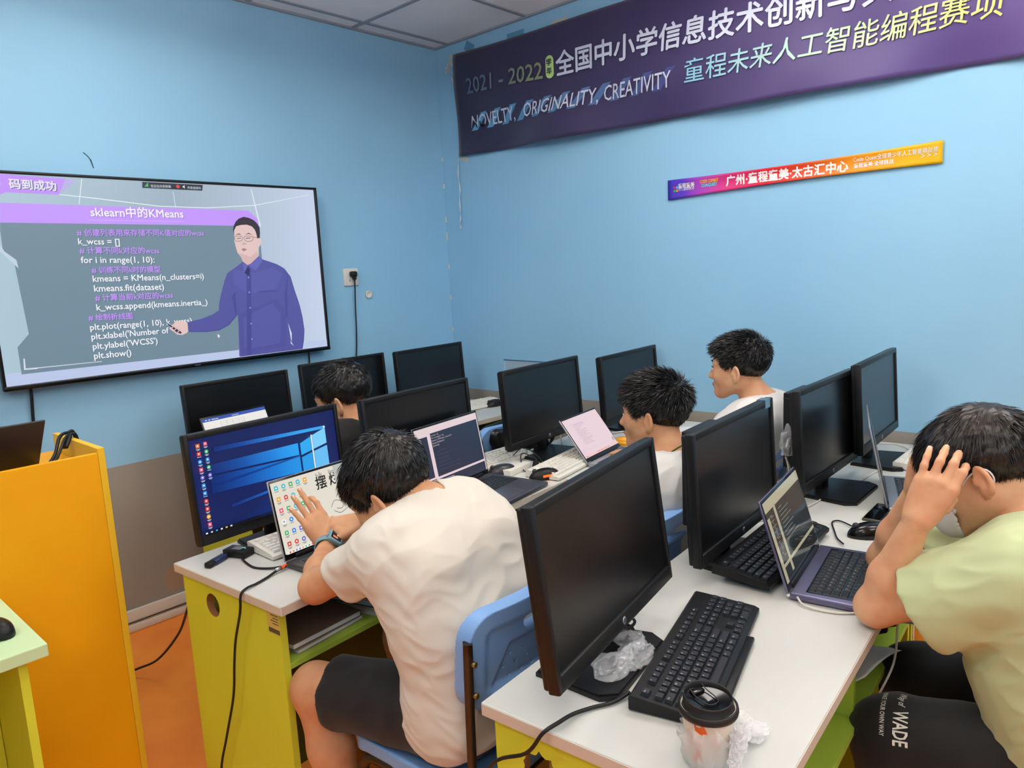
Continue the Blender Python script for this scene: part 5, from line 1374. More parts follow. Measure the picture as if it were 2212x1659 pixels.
MB().box((-.02, 0, 0), (.055, .04, .032), BLACK, .008).box((.02, 0, .004), (.035, .024, .022), BLACK, .006).build('plug_body', e)
MB().tube([(.035, 0, .004), (.07, -.012, .006), (.11, -.04, -.0), (.16, -.07, -.04), (.24, -.10, -.16), (.28, -.06, -.40), (.27, .02, -.612)], .0055, CABLE).build('cord', e)
MB().cyl((.050, -.005, .006), (.10, -.032, .002), .0066, mat('cord_label', (196, 200, 204), .6), 10).build('cord_tag', e)
cable('power_cable', [P_(2.02, .45, .70), P_(2.015, .42, .56), P_(2.02, .40, .40), P_(2.0, .38, .2), P_(1.99, .36, .01)], .006, CABLE, 'black power cable hanging down beside the seam of the near desks')
cable('white_cable', [P_(2.22, .40, .70), P_(2.21, .36, .55), P_(2.19, .35, .35), P_(2.2, .36, .01)], .004, CABLE_W, 'white cable hanging under the desk by the right wall')

# ------------------------------------------------------------------ things on the middle desks
e = fthing('cable_dongle', 1.035, 1.838, .750, math.radians(-72), 'black cable box with a small green light at the left end of the middle desk', 'adapter')
MB().box((0, 0, .011), (.075, .042, .022), BLACK, .003).build('dongle_body', e); MB().box((.0, .0, .0222), (.030, .022, .0008), mat('label_grey', (120, 124, 130), .5)).build('sticker', e)
MB().tube([(.018+.006*math.cos(a*PI/6), .006*math.sin(a*PI/6), .0225) for a in range(7)], .001, _emat((80, 230, 190), .4, 1.0), 5, 2).build('status_light', e)
e = fthing('usb_stick', .978, 1.842, .750, math.radians(20), 'dark blue usb stick lying left of the black cable box', 'usb stick')
MB().box((.0, 0, .008), (.05, .022, .016), mat('navy_plastic', (38, 52, 92), .35), .004).build('body', e); MB().box((-.034, 0, .008), (.026, .021, .015), BLACK, .004).build('cap', e)
cable('charger_cable', [P_(1.02, 1.80, .757), P_(1.01, 1.76, .754), P_(1.005, 1.71, .7535), P_(1.025, 1.665, .755), P_(1.045, 1.637, .760)], .003, CABLE, 'black cable from the cable box to the laptop with the cream wallpaper')
cable('charger_cable', [P_(1.048, 1.630, .760), P_(1.02, 1.633, .757), P_(.985, 1.622, .755), P_(.945, 1.612, .7545), P_(.915, 1.606, .756), P_(.897, 1.605, .745), P_(.893, 1.61, .70), P_(.896, 1.652, .612), P_(.894, 1.668, .543), P_(.896, 1.695, .444), P_(.896, 1.757, .302), P_(.894, 1.803, .187), P_(.89, 1.83, .008)], .0032, CABLE, 'long black cable hanging down the lime end panel of the middle desk')
e = fthing('cable_connector', 1.046, 1.633, .7605, math.radians(0), 'orange banded cable connector at the side of the laptop with the cream wallpaper', 'connector')
MB().cyl((-.012, 0, 0), (.004, 0, 0), .0048, mat('orange_band', (240, 96, 30), .4), 12).build('band', e); MB().cyl((-.03, 0, 0), (-.012, 0, 0), .0042, CHROME, 12).build('sleeve', e)
cable('floor_cable', [P_(1.0, 1.985, .72), (.875, 2.08, .66), (.888, 2.2, .575), (.949, 2.4, .432), (.985, 2.6, .262), (.974, 2.8, .10), (.93, 2.92, .036), (.85, 2.96, .006), (.74, 2.9, .006)], .0045, CABLE, 'black cable sagging to the orange floor between the lectern and the desk')
e = fthing('white_box', 2.085, 1.70, .750, math.radians(5), 'small white box lying behind the mice on the middle desk', 'box')
MB().box((0, 0, .012), (.14, .10, .024), WHITE_KEY, .003).build('body', e); MB().box((-.03, .02, .0243), (.03, .02, .0006), mat('blue_sticker', (120, 160, 200), .5)).build('sticker', e)
b = MB(); rng = random.Random(6)
b.tube([(-.03, -.10, .012), (.0, -.04, .004), (.02, .0, .03), (.0, .05, .05), (-.03, .03, .022), (-.06, -.01, .003), (-.02, -.03, .003), (.05, -.01, .003), (.07, .04, .03), (.04, .08, .06), (.03, .13, .02)], .0022, CABLE, 6, 5)
for k in range(5): b.tube([(.008*math.cos(a)+.002*k, -.012+.010*math.sin(a), .008+.004*k) for a in (0, 1.2, 2.5, 3.8, 5.1)], .0025, CABLE, 6, 3, True)
b.build('mouse_cable', None, 'tangled black cable behind the mouse with orange lights', 'cable', loc=F(2.16, 1.65, .751))
b = MB()
for k in range(4): b.tube([(.0, 0, .10+.01*k), (.02+.006*k, .01, .05), (.01, .015, .012), (-.02, .01, .02+.01*k), (-.012, .0, .08)], .004, CABLE, 6, 4, True)
b.build('bundled_cable', None, 'black bundled cable behind the foot of the monitor with the pink-page laptop', 'cable', loc=F(2.46, 1.775, .751))
cable('white_cable', [P_(2.52, 1.80, .90), P_(2.55, 1.79, .82), P_(2.53, 1.77, .756), P_(2.46, 1.70, .754)], .003, CABLE_W, 'thin white cable behind the monitor with the pink-page laptop')
e = fthing('tape_roll', 2.66, 1.53, .750, 0, 'orange ring shaped tape roll on the desk behind the pink-page laptop', 'tape roll')
MB().lathe([(.030, 0), (.052, 0), (.052, .018), (.030, .018), (.030, 0)], mat('orange_tape', (244, 170, 30), .4), 28).build('ring', e)
cable('white_cable', [P_(2.72, 1.72, .754), P_(2.80, 1.66, .756), P_(2.95, 1.58, .754), P_(3.1, 1.60, .756)], .003, CABLE_W, 'white cable on the desk below the monitor at the wall end of the middle row')
cable('mouse_cable', [P_(3.10, 2.69, .757), P_(3.07, 2.76, .754), P_(2.98, 2.80, .754)], .0022, CABLE, 'thin black mouse cable on the front row desk in the corner')
e = fthing('paper_sheet', 2.95, 1.42, .750, .4, 'white paper lying on the desk beside the farthest boy', 'paper'); MB().box((0, 0, .0006), (.21, .297, .0012), PAPER).build('page', e)
# books on the shelf under the middle desk
BOOKS = [(1.075, 1.60, .0, .22, .19, .012, .06, (170, 150, 128), 'tan magazine at the bottom of the left pile on the desk shelf'), (1.07, 1.598, .013, .22, .185, .016, .02, (112, 96, 84), 'brown book on top of the left pile on the desk shelf'),
         (1.30, 1.595, .0, .20, .17, .014, .16, (226, 226, 218), 'white book at the bottom of the right pile on the desk shelf'), (1.305, 1.60, .015, .19, .17, .012, .22, (60, 110, 96), 'green book in the right pile on the desk shelf'), (1.30, 1.60, .028, .19, .165, .008, .12, (206, 208, 196), 'pale thin book on top of the right pile on the desk shelf')]
for u, v, z, w, d, h, rz, c, lab in BOOKS:
    e = fthing('book', u, v, .5855+z, rz, lab, 'book', 'books on the shelf under the middle desk')
    m = mat('cover_%d_%d_%d' % c, c, .5)
    b = MB(); b.box((0, 0, .001), (w, d, .0016), m).box((0, 0, h-.001), (w, d, .0016), m).box((0, d/2-.0008, h/2), (w, .0016, h), m); b.build('cover', e)
    MB().box((0, -.001, h/2), (w-.006, d-.006, h-.0036), PAPER).build('pages', e)
# ------------------------------------------------------------------ people
def nrm(v):
    v = np.array(v, float); return v/np.linalg.norm(v)
def frame_from(yaw, pitch, roll):
    """columns: right, forward, up of a head that looks along +y when all are 0"""
    M = Matrix.Rotation(yaw, 3, 'Z') @ Matrix.Rotation(-pitch, 3, 'X') @ Matrix.Rotation(roll, 3, 'Y')
    return np.array(M, float)

def head_prims(s, c, R, sc=1.0, part='all'):
    c = np.array(c, float)
    G = lambda p: c+R@(np.array(p, float)*sc)
    el = lambda p, r, k=.02, op='u', rot=None: s.el(G(p), np.array(r)*sc, R if rot is None else R@rot, k, op)
    rc = lambda a, b, ra, rb=None, k=.02, op='u': s.rc(G(a), G(b), ra*sc, None if rb is None else rb*sc, k, op)
    el((0, -.012, .045), (.074, .093, .083)); el((0, .030, .035), (.066, .062, .062), .03)
    if part == 'scalp': return G
    el((0, .040, -.015), (.060, .052, .075), .03)
    rc((-.046, .005, -.045), (-.016, .066, -.088), .024, .020, .03); rc((.046, .005, -.045), (.016, .066, -.088), .024, .020, .03)
    el((0, .074, -.088), (.022, .018, .017), .02)
    for x in (-1, 1):
        el((x*.040, .062, -.022), (.024, .024, .024), .025)
        rc((x*.042, .076, .026), (x*.012, .088, .022), .009, .009, .015)
    for x in (-1, 1): el((x*.031, .100, .004), (.016, .015, .010), .012, 's')
    for x in (-1, 1): el((x*.031, .080, .003), (.0145, .0125, .0125), .004)
    rc((0, .088, .016), (0, .108, -.026), .0075, .0110, .012); el((0, .110, -.031), (.0115, .011, .009), .008)
    for x in (-1, 1): el((x*.012, .098, -.034), (.0085, .010, .0075), .006)
    rc((-.020, .083, -.058), (.020, .083, -.058), .010, .010, .016); rc((-.012, .094, -.055), (.012, .094, -.055), .0055, .0055, .006); rc((-.011, .091, -.066), (.011, .091, -.066), .006, .006, .006)
    rc((-.02, .104, -.0605), (.02, .104, -.0605), .003, .003, .004, 's')
    for x in (-1, 1):
        ry = np.array(Matrix.Rotation(x*.55, 3, 'Z') @ Matrix.Rotation(-.18, 3, 'X'), float)
        el((x*.085, -.014, -.008), (.0075, .0185, .031), .005, 'u', ry); el((x*.078, -.008, -.032), (.007, .010, .013), .006, 'u', ry)
        el((x*.0915, -.011, -.004), (.0060, .0105, .019), .004, 's', ry)
        rc((x*.083, .002, -.012), (x*.081, .003, -.002), .0035, .003, .004)
    return G

HL_Y = np.array([-.2, -.10, -.075, -.05, -.03, -.005, .012, .022, .034, .05, .065, .078, .2])
def hairline(y, low=0.0, front=0.0):
    z = np.array([-.055, -.055, -.05, -.036, -.016, .012, .014, -.008, .004, .040, .055, .066, .075], float)
    z = z+np.where(HL_Y < -.02, low, 0)+np.where(HL_Y > .04, front, 0)
    return np.interp(y, HL_Y, z)

def hair(parent, c, R, sc, org, spec, m):
    """combed strands over a scalp cap, one mesh"""
    rng = np.random.RandomState(spec.get('seed', 1))
    s = Sdf(); head_prims(s, c, R, sc, 'scalp')
    c = np.array(c, float)
    def loc(P): return ((P-c)@R)/sc
    low, front = spec.get('low', 0.), spec.get('front', 0.)
    cap = Sdf(); head_prims(cap, c, R, sc, 'scalp')
    th = spec.get('cap', .005)
    wv = waves(3, 160)
    def post(P, d):
        q = loc(P.astype(float))
        z = q[:, 2]; t = np.clip((z-hairline(q[:, 1], low, front))/.05, 0, 1)
        e = d-th*(.25+.75*t)*sc-.0012*wv(P)*t
        return np.maximum(e, (hairline(q[:, 1], low, front)+.002-z)*.7*sc)
    V, Q = cap.mesh(.0032, post, amp=.012)
    nc = spec.get('n', 9000)
    d0 = rng.normal(size=(nc*3, 3)); d0 /= np.linalg.norm(d0, axis=1)[:, None]
    P = c+R@np.array([0, 0, .03])*sc+d0*.16
    P = P.astype(f32)
    for _ in range(14):
        d = s.ev(P); P = P-d[:, None]*d0.astype(f32)*.9
    P = P.astype(float); q = loc(P)
    ok = q[:, 2] > hairline(q[:, 1], low, front)+.001*rng.normal(size=len(q))
    P = P[ok][:nc]; q = q[ok][:nc]; n = len(P)
    def grad(P):
        e = .002; g = np.stack([s.ev((P+np.eye(3)[i]*e).astype(f32))-s.ev((P-np.eye(3)[i]*e).astype(f32)) for i in range(3)], 1).astype(float)
        return g/(np.linalg.norm(g, axis=1)[:, None]+1e-9)
    N = grad(P)
    wh = c+R@(np.array(spec.get('whorl', (.008, -.072, .100)))*sc)
    T = P-wh; T -= (T*N).sum(1)[:, None]*N; T /= np.linalg.norm(T, axis=1)[:, None]+1e-6
    tw = spec.get('twist', .5); T = T*math.cos(tw)+np.cross(N, T)*math.sin(tw)*np.exp(-np.linalg.norm(P-wh, axis=1)/.05)[:, None]+T*(1-math.cos(tw))
    down = -R[:, 2]
    z = q[:, 2]; up = np.clip((z-.03)/.06, 0, 1)
    L = (spec['side']+(spec['top']-spec['side'])*up)
    fr = np.clip((q[:, 1]-.03)/.05, 0, 1)*up; L = L*(1+spec.get('fringe', .2)*fr)
    nape = np.clip((hairline(q[:, 1], low, front)+.045-z)/.045, 0, 1)*(q[:, 1] < .02); L = L*(1-.65*nape)
    L = L*(.65+.5*rng.rand(n))*sc
    lift = spec.get('lift', .5)*(.6+.7*up)*(1-.4*nape)
    D = N*lift[:, None]+T*(1-lift[:, None]*.5)+rng.normal(size=(n, 3))*spec.get('mess', .16)
    cl = waves(8, spec.get('clump', 55), 5); D += spec.get('cm', .25)*np.stack([cl(P), cl(P+.3), cl(P-.3)], 1)*.4
    D /= np.linalg.norm(D, axis=1)[:, None]
    K = 5; pts = [P-N*.001]; cur = P.copy(); dr = D.copy()
    for k in range(K):
        cur = cur+dr*(L/K)[:, None]
        dv = s.ev(cur.astype(f32)).astype(float); g = grad(cur)
        want = .0025+.0006*k; push = np.maximum(want-dv, 0); cur = cur+g*push[:, None]
        pts.append(cur.copy())
        dr = dr+down*spec.get('grav', .10)*(1+.5*k)*.5+T*spec.get('comb', .10)+(R[:, 1]*spec.get('fwd', .0))*fr[:, None]
        dr /= np.linalg.norm(dr, axis=1)[:, None]
    pts = np.stack(pts, 1)                            # n, K+1, 3
    side = np.cross(D, rng.normal(size=(n, 3))); side /= np.linalg.norm(side, axis=1)[:, None]
    wd = (spec.get('w', .0011)*np.array([1, 1, .9, .75, .5, .12]))[None, :, None]*side[:, None, :]
    A = (pts-wd); B = (pts+wd)
    sv = np.stack([A, B], 2).reshape(-1, 3)
    base = (np.arange(n)*(K+1)*2)[:, None]+np.arange(K)[None]*2
    sq = np.stack([base, base+1, base+3, base+2], -1).reshape(-1, 4)
    V2 = np.concatenate([V, sv]); Q2 = np.concatenate([Q, sq+len(V)])
    return np_mesh('hair', V2, Q2, m, parent, org)

def hand_prims(s, W, f, n, t, curls, splay=(.12, .03, -.05, -.14), thumb=((.022, .020, .004), (.044, .042, .008), (.056, .068, .004)), sc=.92, k=.007):
    """W wrist, f to the knuckles, n out of the back of the hand, t to the thumb side; curls = 4 x (mcp, pip, dip) radians"""
    f = nrm(f); n = np.array(n, float); n = nrm(n-f*(n@f)); t0 = np.cross(f, n); t = t0 if np.dot(t0, t) > 0 else -t0
    W = np.array(W, float); G = lambda a, b, c=0.: W+(t*a+f*b+n*c)*sc
    kn = [(.030, .080), (.010, .085), (-.011, .081), (-.029, .072)]
    for i, (a, b) in enumerate(kn):
        s.rc(G(a*.5, .004, -.001), G(a, b, 0), .0150*sc, .0112*sc, k=.014)
    s.rc(G(.020, .022, -.008), G(.026, .062, -.006), .014*sc, .011*sc, k=.014); s.rc(G(-.018, .02, -.008), G(-.026, .055, -.006), .014*sc, .010*sc, k=.014)
    Ls = [(.040, .024, .020), (.045, .028, .021), (.041, .026, .021), (.032, .020, .018)]
    tips = []
    for i in range(4):
        p = G(*kn[i], 0); a = splay[i]; d = f*math.cos(a)+t*math.sin(a); nn = n.copy(); r = (.0088, .0090, .0086, .0076)[i]*sc
        for j in range(3):
            c = curls[i][j]; d2 = d*math.cos(c)-nn*math.sin(c); nn = nn*math.cos(c)+d*math.sin(c); d = d2
            q = p+d*Ls[i][j]*sc; s.rc(p, q, r*(1-.07*j), r*(1-.07*(j+1)), k=.0035 if j else .008); p = q
        tips.append((p, d, nn, r))
    pts = [G(.010, .012, -.006)]+[G(*q) for q in thumb]
    for i in range(3): s.rc(pts[i], pts[i+1], (.0150, .0115, .0100)[i]*sc, (.0115, .0100, .0082)[i]*sc, k=.008 if i else .014)
    return tips

def nails(parent, tips, org, sc=.92):
    m = mat('nail', (232, 188, 166), .3)
    for p, d, nn, r in tips:
        b = MB()
        x = np.cross(d, nn); c = p+nn*(r*.80)-d*.001
        vs = []
        for i in range(5):
            for j in range(5):
                a = (i-2)/2; q = (j-2)/2
                vs.append(tuple(c+x*a*.0050*sc*(1-.12*abs(q))+d*(q*.0058)*sc-nn*(a*a*.0024+max(0, q)*.0012)-np.array(org)))
        b.add(vs, [(5*i+j, 5*i+j+1, 5*i+j+6, 5*i+j+5) for i in range(4) for j in range(4)], m, True); b.build('fingernail', parent)

def lerp(a, b, t): return np.array(a, float)*(1-t)+np.array(b, float)*t

def build_person(label, K, tee, pants, skin, hairm, hspec, group='boys at the computer desks'):
    org = np.array([K['pel'][0], K['pel'][1], 0.])
    root = fthing('person', org[0], org[1], 0, 0, label, 'person', group)
    root['group'] = group
    sc = K.get('hs', 1.0)
    R = frame_from(*K['head'][1]); hc = np.array(K['head'][0], float)
    lat = nrm(np.array(K['SR'], float)-np.array(K['SL'], float)); hl = nrm(np.array(K['HR'], float)-np.array(K['HL'], float))
    s = Sdf()
    # torso
    lv = K['spine']                                    # list of (point, half width, radius)
    prev = None
    for i, (p, w, r) in enumerate(lv):
        x = nrm(hl*(1-i/(len(lv)-1))+lat*(i/(len(lv)-1)))
        cur = (np.array(p)-x*w, np.array(p)+x*w, r)
        s.rc(cur[0], cur[1], r, r, k=.05)
        if prev is not None: s.rc(prev[0], cur[0], prev[2], r, k=.03); s.rc(prev[1], cur[1], prev[2], r, k=.03); s.rc(lerp(*prev[:2], .5), lerp(*cur[:2], .5), prev[2], r, k=.03)
        prev = cur
    nt_tors = len(s.p)
    C7 = np.array(K['C7'], float)
    s.rc(K['SL'], C7, .047, .050, k=.04); s.rc(K['SR'], C7, .047, .050, k=.04)
    s.rc(C7+R[:, 1]*.012-R[:, 2]*0, hc+R@np.array([0, -.022, -.035])*sc, .052*sc, .048*sc, k=.03)
    G = head_prims(s, hc, R, sc)
    for q in 'LR':
        s.rc(K['S'+q], K['E'+q], .046, .038, k=.03); s.rc(K['E'+q], lerp(K['E'+q], K['W'+q], .35), .036, .037, k=.02); s.rc(lerp(K['E'+q], K['W'+q], .35), K['W'+q], .0365, .0232, k=.02)
        s.rc(K['H'+q], K['K'+q], .078, .056, k=.04); s.rc(K['K'+q], lerp(K['K'+q], K['A'+q], .35), .052, .052, k=.03); s.rc(lerp(K['K'+q], K['A'+q], .35), K['A'+q], .052, .036, k=.03)
        s.rc(K['A'+q], np.array(K['A'+q])+np.array([0, .02, -.03]), .034, .034, k=.02); s.rc(np.array(K['A'+q])+np.array([0, -.02, -.035]), np.array(K['A'+q])+np.array([0, .12, -.045]), .034, .026, k=.02)
    tips = []
    for hp in K['hands']: tips += hand_prims(s, **hp)
    V, Q = s.mesh(K.get('h', .004))
    body = np_mesh('body', V, Q, skin, root, org)
    nails(root, tips, org)
    hair(root, hc, R, sc, org, hspec, hairm)
    # eyes, brows, lips
    for x in (-1, 1):
        b = MB(); c = G((x*.031, .0835, .003))-org
        g = bmesh.new(); bmesh.ops.create_uvsphere(g, u_segments=16, v_segments=10, radius=.0118*sc); bmesh.ops.translate(g, verts=g.verts, vec=Vector(c)); b.bm(g, EYEW, True)
        c2 = G((x*.031, .0905, .002))-org
        g = bmesh.new(); bmesh.ops.create_uvsphere(g, u_segments=12, v_segments=8, radius=.0055*sc); bmesh.ops.translate(g, verts=g.verts, vec=Vector(c2)); b.bm(g, IRIS, True); b.build('eye', root)
        b = MB(); b.tube([tuple(G((x*.046, .082, .0075))-org), tuple(G((x*.031, .0965, .0105))-org), tuple(G((x*.018, .093, .0065))-org)], .0016, IRIS, 5, 4); b.build('eyelash', root)
        b = MB(); b.tube([tuple(G((x*.052, .077, .026))-org), tuple(G((x*.036, .0935, .033))-org), tuple(G((x*.015, .0985, .028))-org)], .0032, hairm, 6, 4); b.build('eyebrow', root)
    b = MB(); b.tube([tuple(G((-.019, .094, -.0600))-org), tuple(G((0, .1010, -.0565))-org), tuple(G((.019, .094, -.0600))-org)], .0042, LIPS, 8, 4); b.tube([tuple(G((-.016, .0925, -.0640))-org), tuple(G((0, .0985, -.0665))-org), tuple(G((.016, .0925, -.0640))-org)], .0044, LIPS, 8, 4); b.build('lips', root)
    # shirt
    t = Sdf(); prev = None; fat = K.get('loose', .016)
    for i, (p, w, r) in enumerate(lv):
        if i == 0 and K.get('tuck'): pass
        x = nrm(hl*(1-i/(len(lv)-1))+lat*(i/(len(lv)-1)))
        cur = (np.array(p)-x*w, np.array(p)+x*w, r+fat)
        t.rc(cur[0], cur[1], cur[2], cur[2], k=.05)
        if prev is not None: t.rc(prev[0], cur[0], prev[2], cur[2], k=.03); t.rc(prev[1], cur[1], prev[2], cur[2], k=.03); t.rc(lerp(*prev[:2], .5), lerp(*cur[:2], .5), prev[2], cur[2], k=.03)
        prev = cur
    t.rc(K['SL'], C7-np.array([0, 0, .010]), .058, .052, k=.05); t.rc(K['SR'], C7-np.array([0, 0, .010]), .058, .052, k=.05)
    hm = K['hem']; t.pl(hm[1], hm[0], k=.006)
    nk = K.get('neck', None)
    axis = nrm(hc+R@np.array([0, -.02, -.04])-C7) if nk is None else nrm(nk)
    fl = K.get('sleeve', (.58, .066, .078))
    for q in 'LR':
        S_, E_ = np.array(K['S'+q], float), np.array(K['E'+q], float); d = nrm(E_-S_); e = lerp(S_, E_, fl[0])
        drop = np.array(K.get('drop', (0, 0, -.012)))
        t.rc(S_, e+drop, fl[1], fl[2], k=.03)
    # cut the sleeve ends and hollow them
    for q in 'LR':
        S_, E_ = np.array(K['S'+q], float), np.array(K['E'+q], float); d = nrm(E_-S_); e = lerp(S_, E_, fl[0]); drop = np.array(K.get('drop', (0, 0, -.012)))
        Rm = np.array(Vector(d).to_track_quat('Z', 'Y').to_matrix(), float)
        t.bx(e+drop+d*(.012+.10), (.12, .12, .10), 0., Rm, .004, 's')
    ck = K.get('collar', .0); t.rc(C7+axis*(.006-ck), C7+axis*.14, (.062+ck*.35)*sc, (.075+ck*.35)*sc, k=.010, op='s')
    fw = waves(K.get('seed', 1), 17, 6, K.get('fold', (1, 1, 1))); fw2 = waves(K.get('seed', 1)+5, 42, 6, K.get('fold', (1, 1, 1)))
    am = K.get('amp', .0045)
    def fold(P, d):
        a = 1-np.abs(fw(P)); a2 = 1-np.abs(fw2(P))
        return d-am*np.clip(a, -1, 1)-am*.45*np.clip(a2, -1, 1)+am*.4
    V, Q = t.mesh(K.get('h', .004), fold, amp=am*2)
    tee_o = np_mesh('t_shirt', V, Q, tee, root, org)
    # shorts or trousers
    p_ = Sdf(); x = hl
    p0 = np.array(lv[0][0]); w0, r0 = lv[0][1], lv[0][2]
    p_.rc(p0-x*w0, p0+x*w0, r0+.012, r0+.012, k=.04); p_.rc(lerp(lv[0][0], lv[1][0], .5)-x*lv[1][1], lerp(lv[0][0], lv[1][0], .5)+x*lv[1][1], lv[1][2]+.008, lv[1][2]+.008, k=.04)
    leg = K.get('leg', .8)
    for q in 'LR':
        H_, N_, A_ = [np.array(K[a+q], float) for a in 'HKA']
        if leg < 1:
            e = lerp(H_, N_, leg); d = nrm(N_-H_)
            p_.rc(H_, e, .094, .082, k=.04)
            Rm = np.array(Vector(d).to_track_quat('Z', 'Y').to_matrix(), float)
        else:
            p_.rc(H_, N_, K.get('baggy', .094), K.get('baggy', .094)-.016, k=.04); p_.rc(N_, A_, .074, .058, k=.03)
    if leg < 1:
        for q in 'LR':
            H_, N_ = [np.array(K[a+q], float) for a in 'HK']; e = lerp(H_, N_, leg); d = nrm(N_-H_)
            Rm = np.array(Vector(d).to_track_quat('Z', 'Y').to_matrix(), float)
            p_.bx(e+d*.11, (.095, .095, .10), 0., Rm, .004, 's'); p_.rc(e-d*.04, e+d*.05, .064, .072, k=.004, op='s')
    pw = waves(K.get('seed', 1)+9, 24, 6)
    V, Q = p_.mesh(.005, lambda P, d: d-.004*(1-np.abs(pw(P))), amp=.01)
    pants_o = np_mesh('trousers' if leg >= 1 else 'shorts', V, Q, pants, root, org)
    for q in 'LR':
        a = np.array(K['A'+q], float); z = a[2]
        sh = Sdf(); sh.rc((a[0], a[1]-.03, .042), (a[0], a[1]+.13, .038), .044, .036, k=.02); sh.rc((a[0], a[1]-.01, .06), (a[0], a[1]+.02, .085), .042, .042, k=.03); sh.pl((0, 0, -1), (0, 0, .002), k=.004)
        V, Q = sh.mesh(.006); np_mesh('shoe', V, Q, mat('shoe_black', (24, 24, 26), .6), root, org)
    return root, org, R, G, tee_o, pants_o

A3 = lambda *a: [tuple(a)]*4
relaxed = [(.35, .5, .3), (.4, .55, .3), (.45, .6, .35), (.5, .6, .35)]
straight = [(.05, .10, .05)]*4

# --- the boy with the wristwatch
K1 = dict(pel=(1.14, 1.05, .55), HL=(1.06, 1.07, .535), HR=(1.22, 1.07, .535), KL=(.965, 1.43, .525), KR=(1.27, 1.44, .52), AL=(.985, 1.34, .10), AR=(1.26, 1.42, .10),
    spine=[((1.14, 1.05, .56), .075, .096), ((1.145, 1.06, .65), .068, .088), ((1.15, 1.08, .75), .080, .092), ((1.155, 1.13, .85), .090, .088), ((1.155, 1.18, .900), .095, .068)],
    C7=(1.165, 1.200, .955), SL=(1.015, 1.205, .888), SR=(1.288, 1.205, .915), EL=(.975, 1.405, .785), WL=(1.125, 1.545, .815), ER=(1.40, 1.43, .80), WR=(1.218, 1.530, .848),
    head=((1.138, 1.290, .992), (math.radians(14), math.radians(34), math.radians(-6))), hs=1.09,
    hands=[dict(W=(1.125, 1.545, .815), f=(-.14, .56, .82), n=(-.25, -.8, .5), t=(1, 0, 0), curls=[(.15, .55, .35), (.02, .08, .05), (.0, .06, .05), (.02, .08, .05)], splay=(.14, .04, -.04, -.13), thumb=((.026, .02, -.012), (.046, .034, -.02), (.058, .058, -.026))),
           dict(W=(1.218, 1.530, .848), f=(-.95, .0, .05), n=(.15, -.55, .82), t=(-.2, -.9, -.3), curls=[(.35, .75, .30), (.75, 1.1, .6), (.9, 1.2, .7), (1.0, 1.2, .7)], splay=(.05, 0, -.02, -.06), thumb=((.026, .024, -.010), (.046, .050, -.018), (.050, .080, -.022)))],
    hem=((1.13, .96, .505), (.0, -.55, -.84)), leg=.80, sleeve=(.52, .066, .063), drop=(0, 0, -.006), h=.0032, seed=3, amp=.006, fold=(1, .7, 1.6), loose=.020)
P1 = build_person('person in a white t-shirt and black shorts, bent over a laptop and touching a wristwatch', K1, TEE, PANTS, SKIN, HAIR,
    dict(top=.038, side=.028, lift=.26, mess=.15, n=15000, whorl=(.004, -.085, .098), grav=.12, comb=.30, fringe=.05, front=.006, low=-.004, cap=.008, w=.0010, cm=.18))

def watch(root, org):
    W = np.array(K1['WL']); ax = nrm(np.array(K1['EL'])-W); n = nrm(np.array([-.25, -.9, .45])); n = nrm(n-ax*(n@ax)); x = np.cross(ax, n)
    c = W+ax*.024
    e = MB(); teal = mat('teal_rubber', (120, 160, 172), .45)
    M = Matrix([[*x, 0], [*n, 0], [*ax, 0], [0, 0, 0, 1]]).transposed(); M = Matrix.Translation(Vector(c-org)) @ M   # local x, y = out of the wrist, z along the arm
    st = MB(); st.M = M; rr = .0315; N = 40; vs = []; fs = []
    for i in range(N):
        a = 2*PI*i/N
        for r, z in ((rr-.001, -.011), (rr+.002, -.011), (rr+.002, .011), (rr-.001, .011)): vs.append((r*math.cos(a), r*math.sin(a)*.92, z))
    for i in range(N):
        j = (i+1) % N
        for k in range(4): fs.append((i*4+k, i*4+(k+1) % 4, j*4+(k+1) % 4, j*4+k))
    st.add(vs, fs, teal, True); w = st.build('wristwatch', root)
    b = MB(); b.M = M; b.box((0, .0345, 0), (.040, .013, .046), teal, .005); b.box((.0, .040, .024), (.030, .006, .006), teal, .002); b.box((.021, .035, 0), (.004, .008, .02), teal, .0015); b.build('case', w)
    b = MB(); b.M = M; b.box((0, .0411, 0), (.029, .001, .034), BLACK2, .0004); b.build('display', w)
    b = MB(); b.M = M; b.box((.003, .0417, .007), (.014, .0004, .008), _emat((250, 130, 80), .3, 1.0)); b.box((-.002, .0417, -.004), (.004, .0004, .003), _emat((230, 230, 240), .3, 1.0)); b.build('app_icon', w)
watch(P1[0], P1[1])

